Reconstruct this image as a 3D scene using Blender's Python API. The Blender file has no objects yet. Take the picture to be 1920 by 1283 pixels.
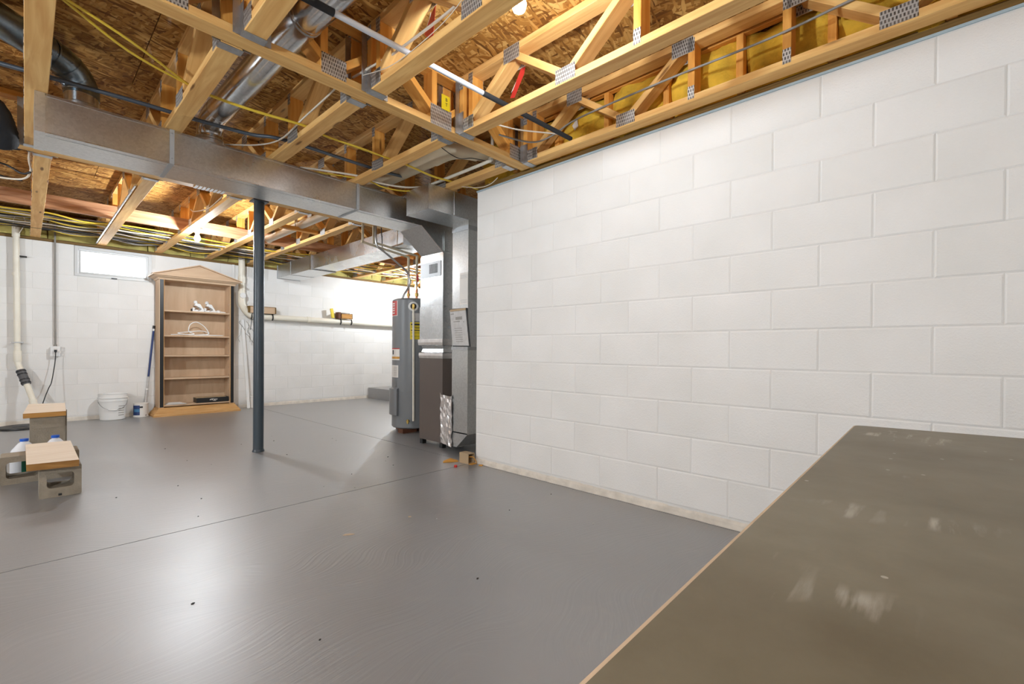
import bpy, bmesh, math, random
from mathutils import Vector, Matrix
random.seed(7)
sc = bpy.context.scene
COL = sc.collection

# ------------------------------------------------------------------ camera
cam_d = bpy.data.cameras.new('camera'); cam = bpy.data.objects.new('camera', cam_d); COL.objects.link(cam)
cam_d.sensor_width = 36.0; cam_d.sensor_fit = 'HORIZONTAL'
cam_d.lens = 856.39 / 1920 * 36.0
cam_d.shift_y = (662.40 - 641.5) / 1920
cam_d.clip_start = 0.02; cam_d.clip_end = 200
YAW, PITCH, ROLL = math.radians(46.8307), math.radians(-0.3421), math.radians(0.39496)
_f = Vector((math.sin(YAW), math.cos(YAW), 0)); _r = Vector((math.cos(YAW), -math.sin(YAW), 0)); _u = Vector((0, 0, 1))
_f, _u = _f*math.cos(PITCH) + _u*math.sin(PITCH), _u*math.cos(PITCH) - _f*math.sin(PITCH)
_r, _u = _r*math.cos(ROLL) + _u*math.sin(ROLL), _u*math.cos(ROLL) - _r*math.sin(ROLL)
_m = Matrix((_r, _u, -_f)).transposed().to_4x4(); _m.translation = (0, 0, 0.956)
cam.matrix_world = _m
sc.camera = cam
# ------------------------------------------------------------------ world, exposure
sc.view_settings.view_transform = 'Standard'; sc.view_settings.look = 'None'
sc.view_settings.gamma = 1.0; sc.view_settings.use_curve_mapping = False
sc.view_settings.exposure = 0.0
w = bpy.data.worlds.new('world'); sc.world = w; w.use_nodes = True
bg = w.node_tree.nodes['Background']; bg.inputs[0].default_value = (0.93, 0.96, 1.0, 1); bg.inputs[1].default_value = 10.0
BULB_POWER = {'near': 32.0, 'mid': 96.0, 'far': 100.0, 'out': 160.0}      # W of each bare bulb; out is for the added fill bulbs
BULB_COL = (0.86, 0.935, 1.0)

# ------------------------------------------------------------------ materials
def mat(name):
    m = bpy.data.materials.new(name); m.use_nodes = True
    nt = m.node_tree; b = nt.nodes['Principled BSDF']
    return m, nt, b
def N(nt, t, **kw):
    n = nt.nodes.new(t)
    for k, v in kw.items():
        if k.startswith('i_'): n.inputs[k[2:].replace('_', ' ')].default_value = v
        else: setattr(n, k, v)
    return n
def ramp(nt, stops, interp='LINEAR'):
    n = nt.nodes.new('ShaderNodeValToRGB'); cr = n.color_ramp; cr.interpolation = interp
    while len(cr.elements) < len(stops): cr.elements.new(0.5)
    for e, (p, c) in zip(cr.elements, stops): e.position = p; e.color = (*c, 1) if len(c) == 3 else c
    return n
def s2l(r, g, b):
    f = lambda c: (c/255/12.92) if c/255 <= 0.04045 else ((c/255+0.055)/1.055)**2.4
    return (f(r), f(g), f(b))
def objvec(nt, scale=(1, 1, 1), rand=True):
    tc = N(nt, 'ShaderNodeTexCoord'); mp = N(nt, 'ShaderNodeMapping'); mp.inputs['Scale'].default_value = scale
    if rand:
        oi = N(nt, 'ShaderNodeObjectInfo'); mu = N(nt, 'ShaderNodeMath', operation='MULTIPLY'); mu.inputs[1].default_value = 37.0
        nt.links.new(oi.outputs['Random'], mu.inputs[0])
        ad = N(nt, 'ShaderNodeVectorMath', operation='ADD')
        nt.links.new(tc.outputs['Object'], ad.inputs[0]); nt.links.new(mu.outputs[0], ad.inputs[1])
        nt.links.new(ad.outputs[0], mp.inputs['Vector'])
    else: nt.links.new(tc.outputs['Object'], mp.inputs['Vector'])
    return mp
def bump(nt, b, h, strength=0.3, dist=0.01):
    n = N(nt, 'ShaderNodeBump'); n.inputs['Strength'].default_value = strength; n.inputs['Distance'].default_value = dist
    nt.links.new(h, n.inputs['Height']); nt.links.new(n.outputs[0], b.inputs['Normal'])
def plain(name, col, rough=0.5, metal=0.0, var=0.06, vscale=6, bmp=0.0, bscale=60, spec=0.5, coat=0):
    m, nt, b = mat(name)
    b.inputs['Roughness'].default_value = rough; b.inputs['Metallic'].default_value = metal
    b.inputs['Specular IOR Level'].default_value = spec
    if coat: b.inputs['Coat Weight'].default_value = coat
    mp = objvec(nt); no = N(nt, 'ShaderNodeTexNoise'); no.inputs['Scale'].default_value = vscale; no.inputs['Detail'].default_value = 4
    nt.links.new(mp.outputs[0], no.inputs['Vector'])
    r = ramp(nt, [(0.3, tuple(c*(1-var) for c in col)), (0.7, tuple(min(1, c*(1+var)) for c in col))])
    nt.links.new(no.outputs['Fac'], r.inputs[0]); nt.links.new(r.outputs[0], b.inputs['Base Color'])
    if bmp:
        n2 = N(nt, 'ShaderNodeTexNoise'); n2.inputs['Scale'].default_value = bscale; n2.inputs['Detail'].default_value = 3
        nt.links.new(mp.outputs[0], n2.inputs['Vector']); bump(nt, b, n2.outputs['Fac'], bmp, 0.004)
    return m
def wood(name, dark, light, rough=0.62, knots=True, gs=(1.3, 16, 16), vary=0.22):
    m, nt, b = mat(name); b.inputs['Roughness'].default_value = rough; b.inputs['Specular IOR Level'].default_value = 0.3
    mp = objvec(nt, gs)
    no = N(nt, 'ShaderNodeTexNoise'); no.inputs['Scale'].default_value = 2.0; no.inputs['Detail'].default_value = 6; no.inputs['Distortion'].default_value = 0.7
    nt.links.new(mp.outputs[0], no.inputs['Vector'])
    r = ramp(nt, [(0.28, dark), (0.5, tuple((a+c)/2 for a, c in zip(dark, light))), (0.66, light)])
    nt.links.new(no.outputs['Fac'], r.inputs[0]); out = r.outputs[0]
    oi = N(nt, 'ShaderNodeObjectInfo'); hs = N(nt, 'ShaderNodeHueSaturation')
    mr = N(nt, 'ShaderNodeMapRange'); mr.inputs['To Min'].default_value = 1-vary; mr.inputs['To Max'].default_value = 1+vary*0.5
    nt.links.new(oi.outputs['Random'], mr.inputs['Value']); nt.links.new(mr.outputs[0], hs.inputs['Value']); nt.links.new(out, hs.inputs['Color']); out = hs.outputs[0]
    if knots:
        mk = objvec(nt, (1.9, 10, 10)); vo = N(nt, 'ShaderNodeTexVoronoi'); vo.inputs['Scale'].default_value = 1.0; nt.links.new(mk.outputs[0], vo.inputs['Vector'])
        kr = ramp(nt, [(0.06, (1, 1, 1)), (0.12, (0, 0, 0))]); nt.links.new(vo.outputs['Distance'], kr.inputs[0])
        mx = N(nt, 'ShaderNodeMix', data_type='RGBA'); nt.links.new(kr.outputs[0], mx.inputs[0]); nt.links.new(out, mx.inputs[6])
        mx.inputs[7].default_value = (dark[0]*0.35, dark[1]*0.3, dark[2]*0.25, 1); out = mx.outputs[2]
    nt.links.new(out, b.inputs['Base Color']); bump(nt, b, no.outputs['Fac'], 0.06, 0.004)
    return m
def osb_mat():
    m, nt, b = mat('osb'); b.inputs['Roughness'].default_value = 0.7; b.inputs['Specular IOR Level'].default_value = 0.25
    prev = None; hts = None
    for i, (ang, sx, sy, off) in enumerate([(5, 7, 46, 0), (-32, 9, 52, 3.1), (38, 8, 44, 6.7), (78, 12, 60, 9.2), (-12, 10, 60, 12.9)]):
        mp = objvec(nt, (1, 1, 1)); mp.inputs['Rotation'].default_value = (0, 0, math.radians(ang)); mp.inputs['Location'].default_value = (off, off, off)
        wn = N(nt, 'ShaderNodeTexNoise'); wn.inputs['Scale'].default_value = 7; nt.links.new(mp.outputs[0], wn.inputs['Vector'])
        wa = N(nt, 'ShaderNodeVectorMath', operation='MULTIPLY_ADD'); wa.inputs[1].default_value = (0.05, 0.05, 0.0)
        nt.links.new(wn.outputs['Color'], wa.inputs[0]); nt.links.new(mp.outputs[0], wa.inputs[2])
        m2 = N(nt, 'ShaderNodeMapping'); m2.inputs['Scale'].default_value = (sx, sy, 0.01); nt.links.new(wa.outputs[0], m2.inputs['Vector'])
        vo = N(nt, 'ShaderNodeTexVoronoi'); vo.inputs['Scale'].default_value = 1.0; nt.links.new(m2.outputs[0], vo.inputs['Vector'])
        sp = N(nt, 'ShaderNodeSeparateColor'); nt.links.new(vo.outputs['Color'], sp.inputs[0])
        gr = ramp(nt, [(0.0, s2l(112, 70, 26)), (0.2, s2l(150, 100, 42)), (0.55, s2l(182, 130, 62)), (1.0, s2l(212, 166, 96))]); nt.links.new(sp.outputs[0], gr.inputs[0])
        # thin darker line round each strand
        ed = ramp(nt, [(0.55, (1, 1, 1)), (0.95, (0.62, 0.57, 0.52))]); nt.links.new(vo.outputs['Distance'], ed.inputs[0])
        mu = N(nt, 'ShaderNodeMix', data_type='RGBA', blend_type='MULTIPLY'); mu.inputs[0].default_value = 0.9
        nt.links.new(gr.outputs[0], mu.inputs[6]); nt.links.new(ed.outputs[0], mu.inputs[7])
        if prev is None: prev = mu.outputs[2]; hts = sp.outputs[1]
        else:
            gt = N(nt, 'ShaderNodeMath', operation='GREATER_THAN'); gt.inputs[1].default_value = 0.6; nt.links.new(sp.outputs[2], gt.inputs[0])
            mx = N(nt, 'ShaderNodeMix', data_type='RGBA'); nt.links.new(gt.outputs[0], mx.inputs[0]); nt.links.new(prev, mx.inputs[6]); nt.links.new(mu.outputs[2], mx.inputs[7]); prev = mx.outputs[2]
            mh = N(nt, 'ShaderNodeMix', data_type='FLOAT'); nt.links.new(gt.outputs[0], mh.inputs[0]); nt.links.new(hts, mh.inputs[2]); nt.links.new(sp.outputs[1], mh.inputs[3]); hts = mh.outputs[0]
    nt.links.new(prev, b.inputs['Base Color']); bump(nt, b, hts, 0.4, 0.003)
    return m
def galv(name, col=(0.66, 0.67, 0.67), rough=0.31, scale=90, rv=0.04):
    m, nt, b = mat(name); b.inputs['Metallic'].default_value = 1.0
    mp = objvec(nt); vo = N(nt, 'ShaderNodeTexVoronoi'); vo.inputs['Scale'].default_value = scale; nt.links.new(mp.outputs[0], vo.inputs['Vector'])
    sp = N(nt, 'ShaderNodeSeparateColor'); nt.links.new(vo.outputs['Color'], sp.inputs[0])
    no = N(nt, 'ShaderNodeTexNoise'); no.inputs['Scale'].default_value = 3.5; no.inputs['Detail'].default_value = 4; nt.links.new(mp.outputs[0], no.inputs['Vector'])
    r = ramp(nt, [(0.0, tuple(c*0.92 for c in col)), (1.0, tuple(min(1, c*1.07) for c in col))]); nt.links.new(sp.outputs[0], r.inputs[0])
    nt.links.new(r.outputs[0], b.inputs['Base Color'])
    mr = N(nt, 'ShaderNodeMapRange'); mr.inputs['From Min'].default_value = 0.3; mr.inputs['From Max'].default_value = 0.7
    mr.inputs['To Min'].default_value = rough-rv; mr.inputs['To Max'].default_value = rough+rv
    nt.links.new(no.outputs['Fac'], mr.inputs['Value']); nt.links.new(mr.outputs[0], b.inputs['Roughness'])
    bump(nt, b, no.outputs['Fac'], 0.035, 0.02)
    return m
def toothed():
    # pressed nail plate: rows of slots punched out of the steel
    m, nt, b = mat('nail_plate'); b.inputs['Metallic'].default_value = 0.7; b.inputs['Roughness'].default_value = 0.42
    mp = objvec(nt, (1, 1, 1), rand=False)
    br = N(nt, 'ShaderNodeTexBrick'); br.offset = 0.5; br.inputs['Scale'].default_value = 1.0
    br.inputs['Brick Width'].default_value = 0.0125; br.inputs['Row Height'].default_value = 0.02; br.inputs['Mortar Size'].default_value = 0.0038; br.inputs['Mortar Smooth'].default_value = 0.3
    rot = N(nt, 'ShaderNodeMapping'); rot.inputs['Rotation'].default_value = (0, 0, 0)
    nt.links.new(mp.outputs[0], rot.inputs['Vector']); nt.links.new(rot.outputs[0], br.inputs['Vector'])
    br.inputs['Color1'].default_value = (0.10, 0.09, 0.08, 1); br.inputs['Color2'].default_value = (0.24, 0.23, 0.22, 1); br.inputs['Mortar'].default_value = (0.62, 0.62, 0.61, 1)
    nt.links.new(br.outputs['Color'], b.inputs['Base Color']); bump(nt, b, br.outputs['Fac'], 0.6, 0.002)
    return m
def block_paint():
    m, nt, b = mat('white_block_paint'); b.inputs['Roughness'].default_value = 0.55; b.inputs['Specular IOR Level'].default_value = 0.35
    mp = objvec(nt)
    n1 = N(nt, 'ShaderNodeTexNoise'); n1.inputs['Scale'].default_value = 2.2; n1.inputs['Detail'].default_value = 4; nt.links.new(mp.outputs[0], n1.inputs['Vector'])
    r = ramp(nt, [(0.3, s2l(226, 224, 220)), (0.7, s2l(235, 233, 230))]); nt.links.new(n1.outputs['Fac'], r.inputs[0]); nt.links.new(r.outputs[0], b.inputs['Base Color'])
    n2 = N(nt, 'ShaderNodeTexNoise'); n2.inputs['Scale'].default_value = 120; n2.inputs['Detail'].default_value = 5; n2.inputs['Roughness'].default_value = 0.65; nt.links.new(mp.outputs[0], n2.inputs['Vector'])
    vo = N(nt, 'ShaderNodeTexVoronoi'); vo.inputs['Scale'].default_value = 70; nt.links.new(mp.outputs[0], vo.inputs['Vector'])
    pr = ramp(nt, [(0.0, (0, 0, 0)), (0.18, (1, 1, 1))]); nt.links.new(vo.outputs['Distance'], pr.inputs[0])
    ad = N(nt, 'ShaderNodeMath', operation='MULTIPLY_ADD'); ad.inputs[1].default_value = 0.35; nt.links.new(pr.outputs[0], ad.inputs[0]); nt.links.new(n2.outputs['Fac'], ad.inputs[2])
    bump(nt, b, ad.outputs[0], 0.42, 0.005)
    return m
def floor_paint():
    m, nt, b = mat('grey_floor_paint'); b.inputs['Specular IOR Level'].default_value = 1.0
    b.inputs['Coat Weight'].default_value = 1.0; b.inputs['Coat Roughness'].default_value = 0.40; b.inputs['Coat IOR'].default_value = 1.85
    mp = objvec(nt, rand=False)
    n1 = N(nt, 'ShaderNodeTexNoise'); n1.inputs['Scale'].default_value = 0.9; n1.inputs['Detail'].default_value = 6; n1.inputs['Roughness'].default_value = 0.6; nt.links.new(mp.outputs[0], n1.inputs['Vector'])
    r = ramp(nt, [(0.25, s2l(112, 112, 113)), (0.5, s2l(121, 121, 122)), (0.75, s2l(130, 129, 129))]); nt.links.new(n1.outputs['Fac'], r.inputs[0])
    # pale scuffs
    n3 = N(nt, 'ShaderNodeTexNoise'); n3.inputs['Scale'].default_value = 3.2; n3.inputs['Detail'].default_value = 8; n3.inputs['Distortion'].default_value = 1.2; nt.links.new(mp.outputs[0], n3.inputs['Vector'])
    r3 = ramp(nt, [(0.62, (0, 0, 0)), (0.78, (0.25, 0.25, 0.25))]); nt.links.new(n3.outputs['Fac'], r3.inputs[0])
    mx = N(nt, 'ShaderNodeMix', data_type='RGBA'); nt.links.new(r3.outputs[0], mx.inputs[0]); nt.links.new(r.outputs[0], mx.inputs[6]); mx.inputs[7].default_value = (*s2l(158, 152, 142), 1)
    nt.links.new(mx.outputs[2], b.inputs['Base Color'])
    mr = N(nt, 'ShaderNodeMapRange'); mr.inputs['To Min'].default_value = 0.36; mr.inputs['To Max'].default_value = 0.50
    nt.links.new(n1.outputs['Fac'], mr.inputs['Value']); nt.links.new(mr.outputs[0], b.inputs['Roughness'])
    # trowel and roller strokes
    m2 = N(nt, 'ShaderNodeMapping'); m2.inputs['Rotation'].default_value = (0, 0, math.radians(52)); m2.inputs['Scale'].default_value = (1.6, 34, 1)
    wv = N(nt, 'ShaderNodeTexNoise'); wv.inputs['Scale'].default_value = 0.8; nt.links.new(mp.outputs[0], wv.inputs['Vector'])
    wa = N(nt, 'ShaderNodeVectorMath', operation='MULTIPLY_ADD'); wa.inputs[1].default_value = (1.3, 1.3, 0); nt.links.new(wv.outputs['Color'], wa.inputs[0]); nt.links.new(mp.outputs[0], wa.inputs[2])
    nt.links.new(wa.outputs[0], m2.inputs['Vector'])
    n2 = N(nt, 'ShaderNodeTexNoise'); n2.inputs['Scale'].default_value = 2.0; n2.inputs['Detail'].default_value = 5; nt.links.new(m2.outputs[0], n2.inputs['Vector'])
    bump(nt, b, n2.outputs['Fac'], 0.55, 0.006)
    return m
def table_mat():
    m, nt, b = mat('worn_brown_board'); b.inputs['Roughness'].default_value = 0.45; b.inputs['Specular IOR Level'].default_value = 0.35
    mp = objvec(nt, rand=False)
    n1 = N(nt, 'ShaderNodeTexNoise'); n1.inputs['Scale'].default_value = 3; n1.inputs['Detail'].default_value = 8; n1.inputs['Roughness'].default_value = 0.62; nt.links.new(mp.outputs[0], n1.inputs['Vector'])
    r = ramp(nt, [(0.3, s2l(96, 86, 64)), (0.55, s2l(116, 108, 88)), (0.75, s2l(132, 125, 107))]); nt.links.new(n1.outputs['Fac'], r.inputs[0])
    # rubbed pale smears, in short bands along one way
    m2 = N(nt, 'ShaderNodeMapping'); m2.inputs['Scale'].default_value = (4.5, 38, 1); nt.links.new(mp.outputs[0], m2.inputs['Vector'])
    n2 = N(nt, 'ShaderNodeTexNoise'); n2.inputs['Scale'].default_value = 1.6; n2.inputs['Detail'].default_value = 5; nt.links.new(m2.outputs[0], n2.inputs['Vector'])
    n3 = N(nt, 'ShaderNodeTexNoise'); n3.inputs['Scale'].default_value = 5.5; n3.inputs['Detail'].default_value = 2; nt.links.new(mp.outputs[0], n3.inputs['Vector'])
    r2 = ramp(nt, [(0.50, (0, 0, 0)), (0.64, (1, 1, 1))]); nt.links.new(n2.outputs['Fac'], r2.inputs[0])
    r3 = ramp(nt, [(0.63, (0, 0, 0)), (0.72, (1, 1, 1))]); nt.links.new(n3.outputs['Fac'], r3.inputs[0])
    mu = N(nt, 'ShaderNodeMath', operation='MULTIPLY'); nt.links.new(r2.outputs[0], mu.inputs[0]); nt.links.new(r3.outputs[0], mu.inputs[1])
    # fine specks
    vo = N(nt, 'ShaderNodeTexVoronoi'); vo.inputs['Scale'].default_value = 42; nt.links.new(mp.outputs[0], vo.inputs['Vector'])
    sp = N(nt, 'ShaderNodeSeparateColor'); nt.links.new(vo.outputs['Color'], sp.inputs[0])
    g1 = N(nt, 'ShaderNodeMath', operation='GREATER_THAN'); g1.inputs[1].default_value = 0.93; nt.links.new(sp.outputs[0], g1.inputs[0])
    l1 = N(nt, 'ShaderNodeMath', operation='LESS_THAN'); l1.inputs[1].default_value = 0.13; nt.links.new(vo.outputs['Distance'], l1.inputs[0])
    m3 = N(nt, 'ShaderNodeMath', operation='MULTIPLY'); nt.links.new(g1.outputs[0], m3.inputs[0]); nt.links.new(l1.outputs[0], m3.inputs[1])
    mx = N(nt, 'ShaderNodeMath', operation='MAXIMUM'); nt.links.new(mu.outputs[0], mx.inputs[0]); nt.links.new(m3.outputs[0], mx.inputs[1])
    sc2 = N(nt, 'ShaderNodeMath', operation='MULTIPLY'); sc2.inputs[1].default_value = 0.55; nt.links.new(mx.outputs[0], sc2.inputs[0])
    mc = N(nt, 'ShaderNodeMix', data_type='RGBA'); nt.links.new(sc2.outputs[0], mc.inputs[0]); nt.links.new(r.outputs[0], mc.inputs[6]); mc.inputs[7].default_value = (*s2l(196, 190, 178), 1)
    nt.links.new(mc.outputs[2], b.inputs['Base Color']); bump(nt, b, n1.outputs['Fac'], 0.06, 0.004)
    return m
def emis(name, col, strength):
    m, nt, b = mat(name); b.inputs['Base Color'].default_value = (0.9, 0.9, 0.88, 1)
    b.inputs['Emission Color'].default_value = (*col, 1); b.inputs['Emission Strength'].default_value = strength
    return m
def glass_mat():
    m, nt, b = mat('window_glass'); b.inputs['Base Color'].default_value = (1, 1, 1, 1); b.inputs['Roughness'].default_value = 0.15
    b.inputs['Transmission Weight'].default_value = 1.0; b.inputs['IOR'].default_value = 1.02
    return m

MT = {}
MT['pine'] = wood('pine', s2l(214, 158, 90), s2l(238, 194, 124), vary=0.12)
MT['pine2'] = wood('pine_orange', s2l(214, 142, 60), s2l(236, 174, 88), vary=0.12)
MT['redwood'] = wood('reddish_board', s2l(160, 110, 78), s2l(206, 158, 118), knots=True)
MT['treated'] = wood('treated_plate', s2l(96, 72, 34), s2l(140, 110, 62), knots=False, gs=(1.0, 40, 40))
MT['plank'] = wood('pale_plank', s2l(222, 204, 182), s2l(234, 220, 202), knots=False)
MT['plank_edge'] = wood('plank_edge', s2l(150, 104, 50), s2l(190, 140, 76), knots=False)
MT['mdf'] = wood('raw_bookcase_wood', s2l(190, 160, 130), s2l(206, 178, 148), knots=False, gs=(1.0, 5, 5), vary=0.04)
MT['oak'] = wood('oak_trim', s2l(178, 132, 78), s2l(206, 164, 110), knots=False, vary=0.05)
MT['osb'] = osb_mat()
MT['galv'] = galv('galvanised_sheet')
MT['galv_dull'] = galv('galvanised_dull', (0.46, 0.47, 0.48), 0.46, 40)
MT['galv_bright'] = galv('galvanised_bright', (0.60, 0.61, 0.62), 0.27, 70, 0.05)
MT['galv_shiny'] = galv('galvanised_shiny', (0.66, 0.67, 0.68), 0.19, 70, 0.04)
MT['strap'] = plain('strap_steel', s2l(176, 178, 180), 0.45, metal=0.3, var=0.03)
MT['steel_dark'] = galv('dark_round_pipe', (0.26, 0.32, 0.37), 0.30, 70, 0.05)
MT['foil'] = galv('foil_tape', (0.74, 0.71, 0.70), 0.34, 25, 0.08)
MT['plate'] = toothed()
MT['block'] = block_paint()
MT['mortar'] = plain('painted_joint', s2l(222, 220, 216), 0.6, var=0.03, bmp=0.4, bscale=90)
MT['lip'] = plain('ragged_base_paint', s2l(214, 206, 194), 0.7, var=0.12, vscale=14, bmp=0.8, bscale=40)
MT['wallplain'] = plain('white_wall_paint', s2l(228, 226, 222), 0.6, var=0.02, bmp=0.3, bscale=60)
MT['floor'] = floor_paint()
MT['joint'] = plain('floor_joint', s2l(40, 40, 40), 0.8)
MT['table'] = table_mat()
MT['raw_edge'] = plain('raw_edge', s2l(196, 172, 144), 0.6, var=0.12, vscale=20)
MT['pole_white'] = plain('pole_white', s2l(196, 198, 204), 0.35, var=0.02)
MT['white'] = plain('white_plastic', s2l(232, 232, 230), 0.4, var=0.02)
MT['pvc'] = plain('pvc', s2l(232, 226, 210), 0.38, var=0.05, vscale=5)
MT['pvc_beige'] = plain('pvc_beige', s2l(206, 192, 164), 0.45, var=0.06)
MT['vinyl'] = plain('window_vinyl', s2l(206, 207, 206), 0.4, var=0.01)
MT['black'] = plain('black_plastic', s2l(26, 26, 27), 0.45, var=0.1)
MT['rubber'] = plain('black_rubber', s2l(84, 84, 86), 0.6, var=0.15)
MT['foam'] = plain('black_foam', s2l(40, 42, 46), 0.85, var=0.15, bmp=0.3)
MT['gas'] = plain('black_iron_pipe', s2l(84, 92, 102), 0.4, metal=0.4, var=0.1)
MT['yellow'] = plain('yellow_cable', s2l(222, 190, 62), 0.45, var=0.06)
MT['whitecable'] = plain('white_cable', s2l(222, 212, 196), 0.5, var=0.05)
MT['greycable'] = plain('grey_cable', s2l(140, 136, 130), 0.5, var=0.05)
MT['blackcable'] = plain('black_cable', s2l(34, 34, 36), 0.5, var=0.05)
MT['conduit'] = galv('flexible_conduit', (0.5, 0.5, 0.5), 0.35, 120)
MT['post'] = plain('blue_grey_post_paint', s2l(58, 70, 79), 0.36, var=0.05, spec=0.6)
MT['cabinet'] = plain('brown_furnace_paint', s2l(92, 82, 76), 0.42, var=0.03)
MT['heater'] = plain('grey_heater_paint', s2l(122, 125, 128), 0.35, var=0.02)
MT['darkbox'] = plain('dark_brown_block', s2l(92, 52, 30), 0.7, var=0.25)
MT['cmu'] = plain('bare_concrete_block', s2l(150, 140, 124), 0.9, var=0.16, vscale=14, bmp=0.9, bscale=110)
MT['copper'] = plain('copper', s2l(196, 132, 92), 0.35, metal=0.9, var=0.1)
MT['brass'] = plain('brass', s2l(190, 160, 90), 0.35, metal=0.9, var=0.1)
MT['red'] = plain('red_plastic', s2l(196, 44, 40), 0.45, var=0.05)
MT['blue'] = plain('blue_plastic', s2l(24, 92, 200), 0.4, var=0.05)
MT['navy'] = plain('navy_plastic', s2l(38, 58, 108), 0.4, var=0.08)
MT['midblue'] = plain('mid_blue_print', s2l(66, 120, 160), 0.45, var=0.1)
MT['green'] = plain('green_print', s2l(18, 110, 84), 0.45, var=0.05)
MT['paper'] = plain('paper', s2l(226, 222, 216), 0.7, var=0.03)
MT['paper_grey'] = plain('grey_paper', s2l(190, 188, 186), 0.7, var=0.1, vscale=25)
MT['yellowprint'] = plain('yellow_print', s2l(222, 196, 30), 0.5, var=0.05)
MT['ink'] = plain('ink', s2l(40, 38, 36), 0.6)
MT['card'] = plain('cardboard', s2l(176, 152, 120), 0.75, var=0.06)
MT['leather'] = plain('tan_glove', s2l(206, 150, 66), 0.75, var=0.15, vscale=20, bmp=0.5)
MT['wool'] = plain('yellow_insulation', s2l(218, 176, 56), 0.95, var=0.28, vscale=9, bmp=1.0, bscale=60)
MT['wool_green'] = plain('green_yellow_insulation', s2l(176, 164, 96), 0.95, var=0.3, vscale=6, bmp=1.0, bscale=50)
MT['seal'] = plain('blue_sill_seal', s2l(176, 196, 206), 0.6, var=0.06)
MT['hanger'] = galv('joist_hanger_steel', (0.50, 0.52, 0.54), 0.38, 45)
MT['glass'] = glass_mat()
MT['jug'] = plain('jug_plastic', s2l(226, 230, 236), 0.35, var=0.03)
MT['graypaint'] = MT['floor']

# ------------------------------------------------------------------ mesh helpers
class MB:
    def __init__(s): s.v = []; s.f = []; s.sm = []; s.mi = []; s.cur = 0
    def add(s, vs, fs, smooth=False):
        o = len(s.v); s.v += [tuple(p) for p in vs]
        for f in fs: s.f.append(tuple(i+o for i in f)); s.sm.append(smooth); s.mi.append(s.cur)
        return s
    def mat(s, i): s.cur = i; return s
    def box(s, x0, x1, y0, y1, z0, z1):
        return s.add([(x0,y0,z0),(x1,y0,z0),(x1,y1,z0),(x0,y1,z0),(x0,y0,z1),(x1,y0,z1),(x1,y1,z1),(x0,y1,z1)],
                     [(0,3,2,1),(4,5,6,7),(0,1,5,4),(1,2,6,5),(2,3,7,6),(3,0,4,7)])
    def prism(s, poly, axis, a, b):
        # poly: 2-D outline; axis 'x' -> (y,z), 'y' -> (x,z), 'z' -> (x,y)
        def P(p, h): return {'x': (h, p[0], p[1]), 'y': (p[0], h, p[1]), 'z': (p[0], p[1], h)}[axis]
        n = len(poly); vs = [P(p, a) for p in poly] + [P(p, b) for p in poly]
        fs = [tuple(range(n)), tuple(range(2*n-1, n-1, -1))] + [(i, i+n, (i+1) % n + n, (i+1) % n) for i in range(n)]
        return s.add(vs, fs)
    def tube(s, pts, r, n=8, caps=True):
        pts = [Vector(p) for p in pts]; rings = []; t0 = None; up = None
        for i, p in enumerate(pts):
            t = (pts[min(i+1, len(pts)-1)] - pts[max(i-1, 0)]).normalized()
            if up is None:
                up = Vector((0, 0, 1)) if abs(t.z) < 0.9 else Vector((1, 0, 0))
            a = (up - t*up.dot(t)).normalized(); b = t.cross(a); up = a
            rr = r[i] if isinstance(r, (list, tuple)) else r
            rings.append([p + a*rr*math.cos(2*math.pi*k/n) + b*rr*math.sin(2*math.pi*k/n) for k in range(n)])
        vs = [q for g in rings for q in g]; fs = []
        for i in range(len(rings)-1):
            for k in range(n): fs.append((i*n+k, i*n+(k+1) % n, (i+1)*n+(k+1) % n, (i+1)*n+k))
        s.add(vs, fs, True)
        if caps:
            s.add(rings[0], [tuple(range(n-1, -1, -1))]); s.add(rings[-1], [tuple(range(n))])
        return s
    def lathe(s, prof, c=(0, 0, 0), n=24, axis='z', smooth=True, a0=0.0, a1=2*math.pi):
        full = abs(a1-a0-2*math.pi) < 1e-6; m = n if full else n+1
        def P(r, h, a):
            u, v = r*math.cos(a), r*math.sin(a)
            return {'z': (c[0]+u, c[1]+v, c[2]+h), 'x': (c[0]+h, c[1]+u, c[2]+v), 'y': (c[0]+v, c[1]+h, c[2]+u)}[axis]
        # every profile segment gets its own ring pair so edges stay crisp
        for (r0, h0), (r1, h1) in zip(prof[:-1], prof[1:]):
            vs = [P(r0, h0, a0+(a1-a0)*k/n) for k in range(m)] + [P(r1, h1, a0+(a1-a0)*k/n) for k in range(m)]
            fs = [(k, (k+1) % m, m+(k+1) % m, m+k) for k in range(m if full else m-1)]
            s.add(vs, fs, smooth)
        return s
    def build(s, name, m, parent=None, loc=None):
        me = bpy.data.meshes.new(name)
        org = ORG(parent) if parent else Vector(loc or (0, 0, 0))
        me.from_pydata([tuple(Vector(p)-org) for p in s.v], [], s.f); me.update()
        ms = m if isinstance(m, (list, tuple)) else [m]
        for x in ms: me.materials.append(MT[x] if isinstance(x, str) else x)
        me.polygons.foreach_set('use_smooth', s.sm); me.polygons.foreach_set('material_index', s.mi)
        bm = bmesh.new(); bm.from_mesh(me); bmesh.ops.recalc_face_normals(bm, faces=bm.faces); bm.to_mesh(me); bm.free()
        o = bpy.data.objects.new(name, me); COL.objects.link(o)
        if parent: o.parent = parent
        else: o.location = org; ROOT[o] = org
        return o
ROOT = {}
def ORG(o):
    while o.parent: o = o.parent
    return ROOT[o]
def thing(name, label, cat, loc, group=None):
    o = bpy.data.objects.new(name, None); COL.objects.link(o); o.location = loc; o.empty_display_size = 0.05
    ROOT[o] = Vector(loc); return tag(o, label, cat, group)
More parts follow.
